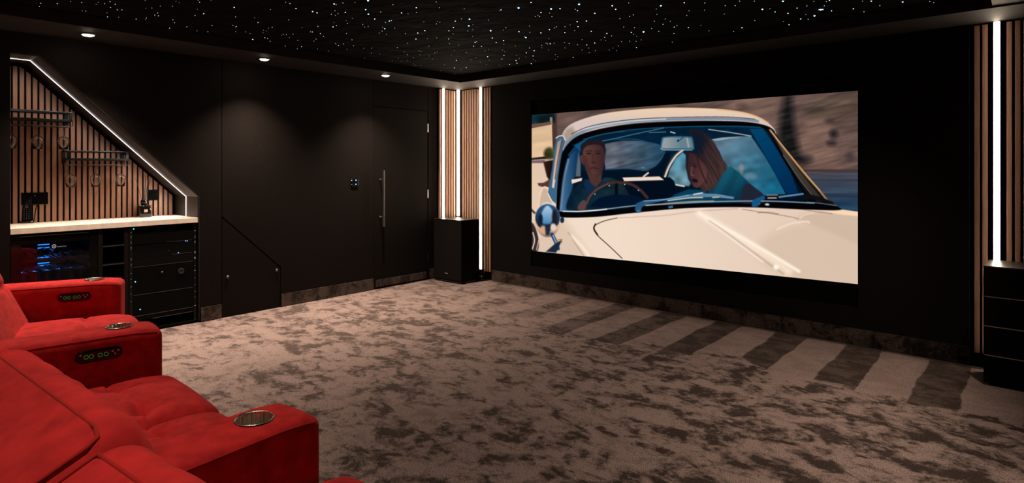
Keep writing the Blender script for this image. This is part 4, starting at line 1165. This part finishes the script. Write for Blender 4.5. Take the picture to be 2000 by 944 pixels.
# side windows behind the passenger
fill([(1388, 274), (1420, 268), (1466, 266), (1474, 276), (1494, 306), (1514, 340), (1534, 378), (1530, 384), (1488, 384), (1440, 352), (1418, 330), (1405, 296)], (88, 116, 134), 1.2, (20, 96, 128), ((1420, 280), (1500, 380)), tex=(n4 * .4 + n1 * .6, .28))
ell(1448, 330, 4, 10, (170, 140, 120), 3, op=.6); ell(1466, 345, 12, 6, (120, 140, 150), 4, op=.6)
line([(1384, 253), (1420, 258), (1445, 262), (1467, 266)], 1.6, (190, 196, 200), .8)
fill([(1386, 273), (1410, 269), (1450, 267), (1400, 275)], (150, 170, 180), 1)
fill([(1333, 297), (1343, 306), (1347, 330), (1352, 352), (1346, 364), (1320, 362), (1303, 352), (1308, 332), (1318, 312)], (64, 118, 140), 1.3, (110, 150, 165), ((0, 300), (0, 360)), tex=(n4, .25))
line([(1334, 293), (1320, 305), (1307, 325), (1299, 345)], 4, (220, 200, 180), .9)
line([(1330, 293), (1314, 306), (1302, 326), (1294, 345)], 1.5, (60, 60, 60), .8)
line([(1320, 361), (1336, 364)], 3, (205, 212, 210), .9)
# seat backs
fill([(1140, 336), (1180, 334), (1262, 336), (1290, 320), (1300, 300), (1312, 296), (1300, 330), (1292, 352), (1240, 352), (1140, 352)], (3, 18, 34), 1.5)
fill([(1230, 350), (1290, 348), (1308, 346), (1317, 354), (1320, 366), (1316, 384), (1300, 396), (1230, 402)], (2, 13, 27), 1.2)
fill([(1216, 347), (1288, 345), (1296, 351), (1296, 352), (1219, 354)], (238, 214, 196), .8)
fill([(1116, 351), (1137, 348), (1136, 353), (1117, 359)], (238, 216, 200), .8)
line([(1257, 345), (1266, 338)], 3, (232, 214, 200), .8)
# visor lines
fill([(1143, 275), (1190, 264), (1300, 252), (1226, 270), (1150, 284)], (3, 30, 52), 1)
line([(1140, 283), (1146, 281), (1190, 273), (1240, 262), (1296, 250)], 1.6, (70, 120, 140), .8)
line([(1140, 272), (1180, 262), (1220, 257)], 1.2, (30, 86, 112), .8)
line([(1200, 272), (1240, 272), (1262, 277), (1286, 284)], 1.2, (30, 80, 104), .8)
line([(1268, 259), (1300, 258)], 1.5, (90, 130, 145), .8); line([(1310, 258), (1318, 260)], 2.2, (190, 205, 210), .8)
line([(1352, 262), (1362, 258), (1367, 261), (1360, 266)], 1.2, (30, 110, 135), .8)
# driver (a plain generic figure)
fill([(1110, 413), (1114, 378), (1126, 364), (1144, 352), (1165, 358), (1182, 347), (1200, 350), (1216, 360), (1226, 376), (1236, 403), (1180, 410)], (20, 42, 50), 1.5, (8, 32, 50), ((1200, 0), (1110, 0)), tex=(n4, .25), smooth=True)
fill([(1143, 350), (1152, 352), (1166, 364), (1150, 378), (1140, 362)], (14, 42, 72), 1.2)
fill([(1147, 338), (1176, 338), (1174, 354), (1164, 366), (1152, 356)], (78, 48, 44), 1.5)
fill([(1141, 282), (1150, 277), (1166, 275), (1178, 280), (1182, 300), (1180, 320), (1176, 336), (1166, 347), (1156, 347), (1147, 338), (1141, 318), (1138, 298)], (94, 58, 52), 1.2, (56, 34, 38), ((1145, 0), (1182, 0)), smooth=True)
fill([(1133, 306), (1139, 304), (1141, 322), (1136, 318)], (92, 52, 48), 1, smooth=True)
fill([(1136, 300), (1134, 285), (1142, 277), (1160, 273), (1176, 275), (1183, 290), (1182, 303), (1178, 290), (1168, 283), (1150, 284), (1141, 290)], (30, 26, 32), 1.5, smooth=True)
for x in (1150, 1168):
    ell(x, 300, 5, 1.6, (32, 22, 28), 1); line([(x - 6, 295.5), (x + 6, 295)], 1.8, (48, 30, 32), .8)
line([(1159, 300), (1157, 315), (1162, 317)], 2, (66, 38, 38), 1); ell(1160, 318, 4.5, 1.6, (56, 32, 34), 1)
line([(1152, 329), (1160, 328), (1169, 330)], 1.8, (52, 26, 30), .8); ell(1160, 338, 8, 3, (88, 54, 50), 2, op=.6)
fill([(1138, 302), (1146, 306), (1150, 325), (1156, 344), (1146, 338), (1139, 320)], (60, 36, 38), 2.5, op=.6)
# wheel and hand
line([(1142, 404), (1150, 386), (1164, 371), (1185, 360), (1208, 356.5), (1232, 360), (1250, 371), (1264, 386)], 5.5, (66, 42, 38), .9)
line([(1146, 398), (1154, 382), (1168, 369), (1188, 359)], 1.5, (96, 84, 84), .8)
line([(1204, 361), (1204, 382)], 6, (4, 10, 18), 1)
fill([(1150, 404), (1170, 386), (1204, 379), (1240, 382), (1258, 390), (1262, 402), (1200, 408)], (3, 20, 42), 2)
for x, y in ((1162, 379.5), (1190, 363), (1220, 360.5), (1247, 372)): ell(x, y, 1.2, 1.2, (190, 200, 205), .6)
fill([(1128, 408), (1133, 396), (1141, 391), (1145, 398), (1141, 411)], (92, 62, 60), 1.2, smooth=True)
# passenger (a plain generic figure)
fill([(1296, 396), (1318, 380), (1345, 370), (1380, 372), (1384, 396)], (8, 62, 84), 1.5)
fill([(1378, 397), (1384, 372), (1402, 347), (1416, 328), (1428, 325), (1446, 340), (1468, 362), (1490, 382), (1486, 396)], (20, 84, 104), 1.2, (6, 48, 72), ((1420, 330), (1440, 395)), tex=(smooth_noise(7, 60, 9, .5), .12))
fill([(1446, 392), (1449, 372), (1460, 358), (1476, 368), (1492, 382), (1490, 397), (1450, 397)], (32, 36, 50), 1.2, smooth=True)
fill([(1350, 252), (1370, 256), (1392, 275), (1404, 296), (1410, 310), (1420, 326), (1408, 345), (1396, 366), (1380, 374), (1366, 366), (1345, 330), (1340, 300), (1345, 270)], (36, 26, 32), 1.5, (64, 44, 42), ((1350, 270), (1412, 325)), tex=(smooth_noise(3, 22, 11, -.5), .25), smooth=True)
fill([(1348, 255), (1366, 256), (1380, 272), (1370, 300), (1345, 310), (1341, 290)], (12, 26, 42), 7, op=.9)
fill([(1344, 303), (1354, 300), (1366, 312), (1378, 326), (1380, 345), (1372, 358), (1362, 367), (1352, 362), (1347, 348), (1342, 328)], (92, 54, 54), 1.5, (58, 33, 38), ((1378, 340), (1344, 330)), smooth=True)
line([(1360, 302), (1366, 325), (1374, 345), (1380, 358)], 2.5, (40, 26, 32), 1.2)
ell(1356, 325, 5, 2.2, (34, 26, 34), 1.2, ang=.2); line([(1347, 318), (1361, 321)], 2, (46, 30, 36), 1)
line([(1352, 326), (1350, 341), (1355, 343)], 2, (116, 72, 68), 1.2); ell(1357, 353, 6, 3.5, (26, 14, 22), 1.2, ang=.3)
fill([(1340, 300), (1345, 302), (1344, 330), (1350, 352), (1354, 366), (1344, 350), (1339, 325)], (24, 24, 36), 1.5, op=.9)
# mirror
fill(cr([(1290, 290), (1292, 272), (1297, 267.5), (1320, 266), (1348, 267), (1353, 271), (1356, 289), (1353, 292), (1320, 292.5), (1294, 293)], 4, True), (40, 96, 128), .8)
fill(cr([(1292.5, 288.5), (1295, 273), (1299, 269.5), (1320, 268.5), (1346, 269.5), (1350, 273), (1353, 287), (1351, 289.5), (1320, 290), (1296, 290)], 4, True), (150, 154, 156), .8, (96, 128, 140), ((1300, 0), (1330, 0)))
line([(1342, 271), (1345, 287)], 3, (180, 165, 155), 1.5); ell(1324.5, 275, 2, 2, (8, 14, 26), .8); line([(1324, 276), (1334, 268), (1330, 262)], 1.3, (14, 40, 60), .7)
line([(1291, 290), (1300, 293), (1352, 293)], 1.5, (150, 175, 190), .7)
# bottom chrome and wipers
line([(1093, 412), (1130, 413), (1180, 409), (1240, 402), (1300, 399), (1400, 394), (1500, 393), (1590, 397)], 2, (140, 160, 176), .8)
line([(1100, 413), (1140, 413), (1185, 409)], 2.2, (226, 228, 230), .8)
line([(1262, 402), (1300, 398), (1350, 394), (1394, 393)], 1.8, (170, 168, 150), .8)
fill([(1240, 410), (1242, 398), (1256, 392), (1300, 388), (1345, 380), (1372, 378), (1400, 379), (1434, 385), (1432, 389), (1395, 385), (1350, 386), (1300, 392), (1262, 399), (1253, 406), (1252, 415), (1244, 416)], (38, 84, 120), .9, (104, 134, 162), ((1260, 0), (1400, 0)))
line([(1258, 393), (1300, 389.5), (1345, 382)], 1.2, (150, 190, 220), .7)
line([(1305, 392), (1345, 387), (1372, 386)], 2, (214, 206, 180), .8); line([(1392, 386), (1404, 385)], 2, (200, 190, 160), .8)
line([(1355, 380), (1372, 377)], 2.5, (200, 215, 225), .8)
for (x, y) in ((1247, 412), (1308, 405), (1312, 404), (1482, 398), (1500, 400)): ell(x, y, 2.8, 2.4, (60, 110, 145), .9)
ell(1498, 399.5, 4, 2, (210, 210, 205), 1)
fill([(1468, 401), (1470, 391), (1482, 386), (1492, 382), (1494, 388), (1484, 394), (1480, 404), (1470, 405)], (20, 84, 130), 1)
fill([(1492, 383), (1520, 380), (1572, 378), (1600, 384), (1628, 395), (1628, 399), (1590, 390), (1550, 386), (1500, 389)], (14, 14, 20), 1)
line([(1522, 385), (1545, 382), (1568, 379)], 3.4, (90, 140, 176), .9); line([(1498, 381), (1518, 381)], 2.5, (120, 118, 124), 1)
line([(1500, 387), (1516, 387)], 2, (200, 190, 180), .8)
line([(1576, 395), (1600, 397), (1634, 402)], 1.5, (110, 120, 132), .8)
# side window frame at far left
fill([(1088, 268), (1099, 264), (1104, 276), (1097, 300), (1090, 345), (1086, 398), (1078, 392), (1070, 378), (1078, 330), (1083, 288)], (60, 100, 132), 1)
fill([(1089, 278), (1096, 272), (1093, 300), (1087, 340), (1082, 368), (1078, 366), (1083, 320)], (170, 146, 132), 1, (230, 205, 186), ((0, 280), (0, 365)))
line([(1097, 276), (1090, 310), (1084, 350)], 1.8, (110, 60, 42), .8)
line([(1070, 378), (1077, 392), (1084, 402)], 2.5, (236, 214, 196), .8)
line([(1086, 270), (1092, 266), (1100, 266), (1104, 274)], 2, (236, 216, 204), .8)
# round mirror on the fender
ell(1069.5, 431, 25, 33, (214, 180, 150), 1, col2=(150, 116, 96), g=((0, 445), (0, 465)))
ell(1069.5, 425, 24, 26, (40, 86, 128), 1.2, col2=(18, 30, 48), g=((0, 400), (0, 445)))
fill([(1055, 425), (1062, 408), (1070, 402), (1078, 410), (1082, 424), (1074, 438), (1066, 440), (1058, 434)], (172, 196, 222), 2, (70, 130, 180), ((0, 405), (0, 438)), smooth=True)
ell(1056, 428, 4, 10, (18, 24, 38), 2); ell(1083, 424, 5, 14, (30, 26, 34), 2); ell(1062, 449, 8, 8, (210, 166, 130), 2.5)
ell(1080, 444, 7, 7, (226, 206, 186), 2); fill([(1064, 438), (1076, 438), (1073, 460), (1066, 460)], (30, 40, 62), 2)
line([(1060, 399), (1069, 396), (1080, 400)], 2.5, (206, 214, 222), 1)
line([(1078, 458), (1085, 472), (1090, 486)], 7, (34, 66, 100), 1); line([(1080, 460), (1088, 478)], 2, (150, 180, 210), .8)
fill([(1066, 492), (1082, 478), (1098, 468), (1092, 482), (1086, 494)], (26, 40, 58), 1.2)
line([(1088, 470), (1096, 468), (1097, 474)], 2, (170, 120, 80), 1)
ell(1098, 430, 4, 6, (20, 44, 66), 1)
C = np.clip(C, 0, 255) / 255
Cl = np.where(C <= .04045, C / 12.92, ((C + .055) / 1.055) ** 2.4)
me = bpy.data.meshes.new('picture')
PL = P3 - np.array([ox, oy, 0])
ii = np.arange(NX * NZ).reshape(NZ, NX)
quads = np.stack([ii[:-1, :-1], ii[1:, :-1], ii[1:, 1:], ii[:-1, 1:]], -1).reshape(-1, 4)
me.vertices.add(len(PL)); me.vertices.foreach_set('co', PL.astype(np.float32).ravel())
me.loops.add(quads.size); me.loops.foreach_set('vertex_index', quads.astype(np.int32).ravel())
me.polygons.add(len(quads)); me.polygons.foreach_set('loop_start', np.arange(0, quads.size, 4, dtype=np.int32))
me.update(calc_edges=True)
at = me.color_attributes.new('film', 'FLOAT_COLOR', 'POINT')
at.data.foreach_set('color', np.concatenate([Cl, np.ones((len(Cl), 1))], 1).astype(np.float32).ravel())
pm = bpy.data.materials.new('film_picture'); pm.use_nodes = True; nt = pm.node_tree; nt.nodes.remove(nt.nodes['Principled BSDF'])
an = nt.nodes.new('ShaderNodeAttribute'); an.attribute_name = 'film'; em = nt.nodes.new('ShaderNodeEmission')
em.inputs[1].default_value = 1.0
nt.links.new(an.outputs['Color'], em.inputs[0]); nt.links.new(em.outputs[0], nt.nodes['Material Output'].inputs[0])
me.materials.append(pm)
po = bpy.data.objects.new('picture', me); COL.objects.link(po); po.parent = scr_o
# screen body and black masking bars
def slab4(a, b_, c, d, o0, o1):
    return MB().hexa([L3(a[0], o0, a[2]), L3(b_[0], o0, b_[2]), L3(c[0], o0, c[2]), L3(d[0], o0, d[2])], [L3(a[0], o1, a[2]), L3(b_[0], o1, b_[2]), L3(c[0], o1, c[2]), L3(d[0], o1, d[2])])
slab4(sTL, sTR, sBR, sBL, .002, .018).build('screen_panel', M['gap'], scr_o)
slab4(sTL, sTR, pTR, pTL, .0185, .024).build('masking_bar', M['gap'], scr_o)
slab4(pBL, pBR, sBR, sBL, .0185, .024).build('masking_bar', M['gap'], scr_o)

# ================================================================ EXTRA ROOM LIGHTS (rest of the downlight ring)
for x, y, p_, lab, ang, tl in EXTRA_DL:
    downlight(x, y, lab, p_, ang, tl)
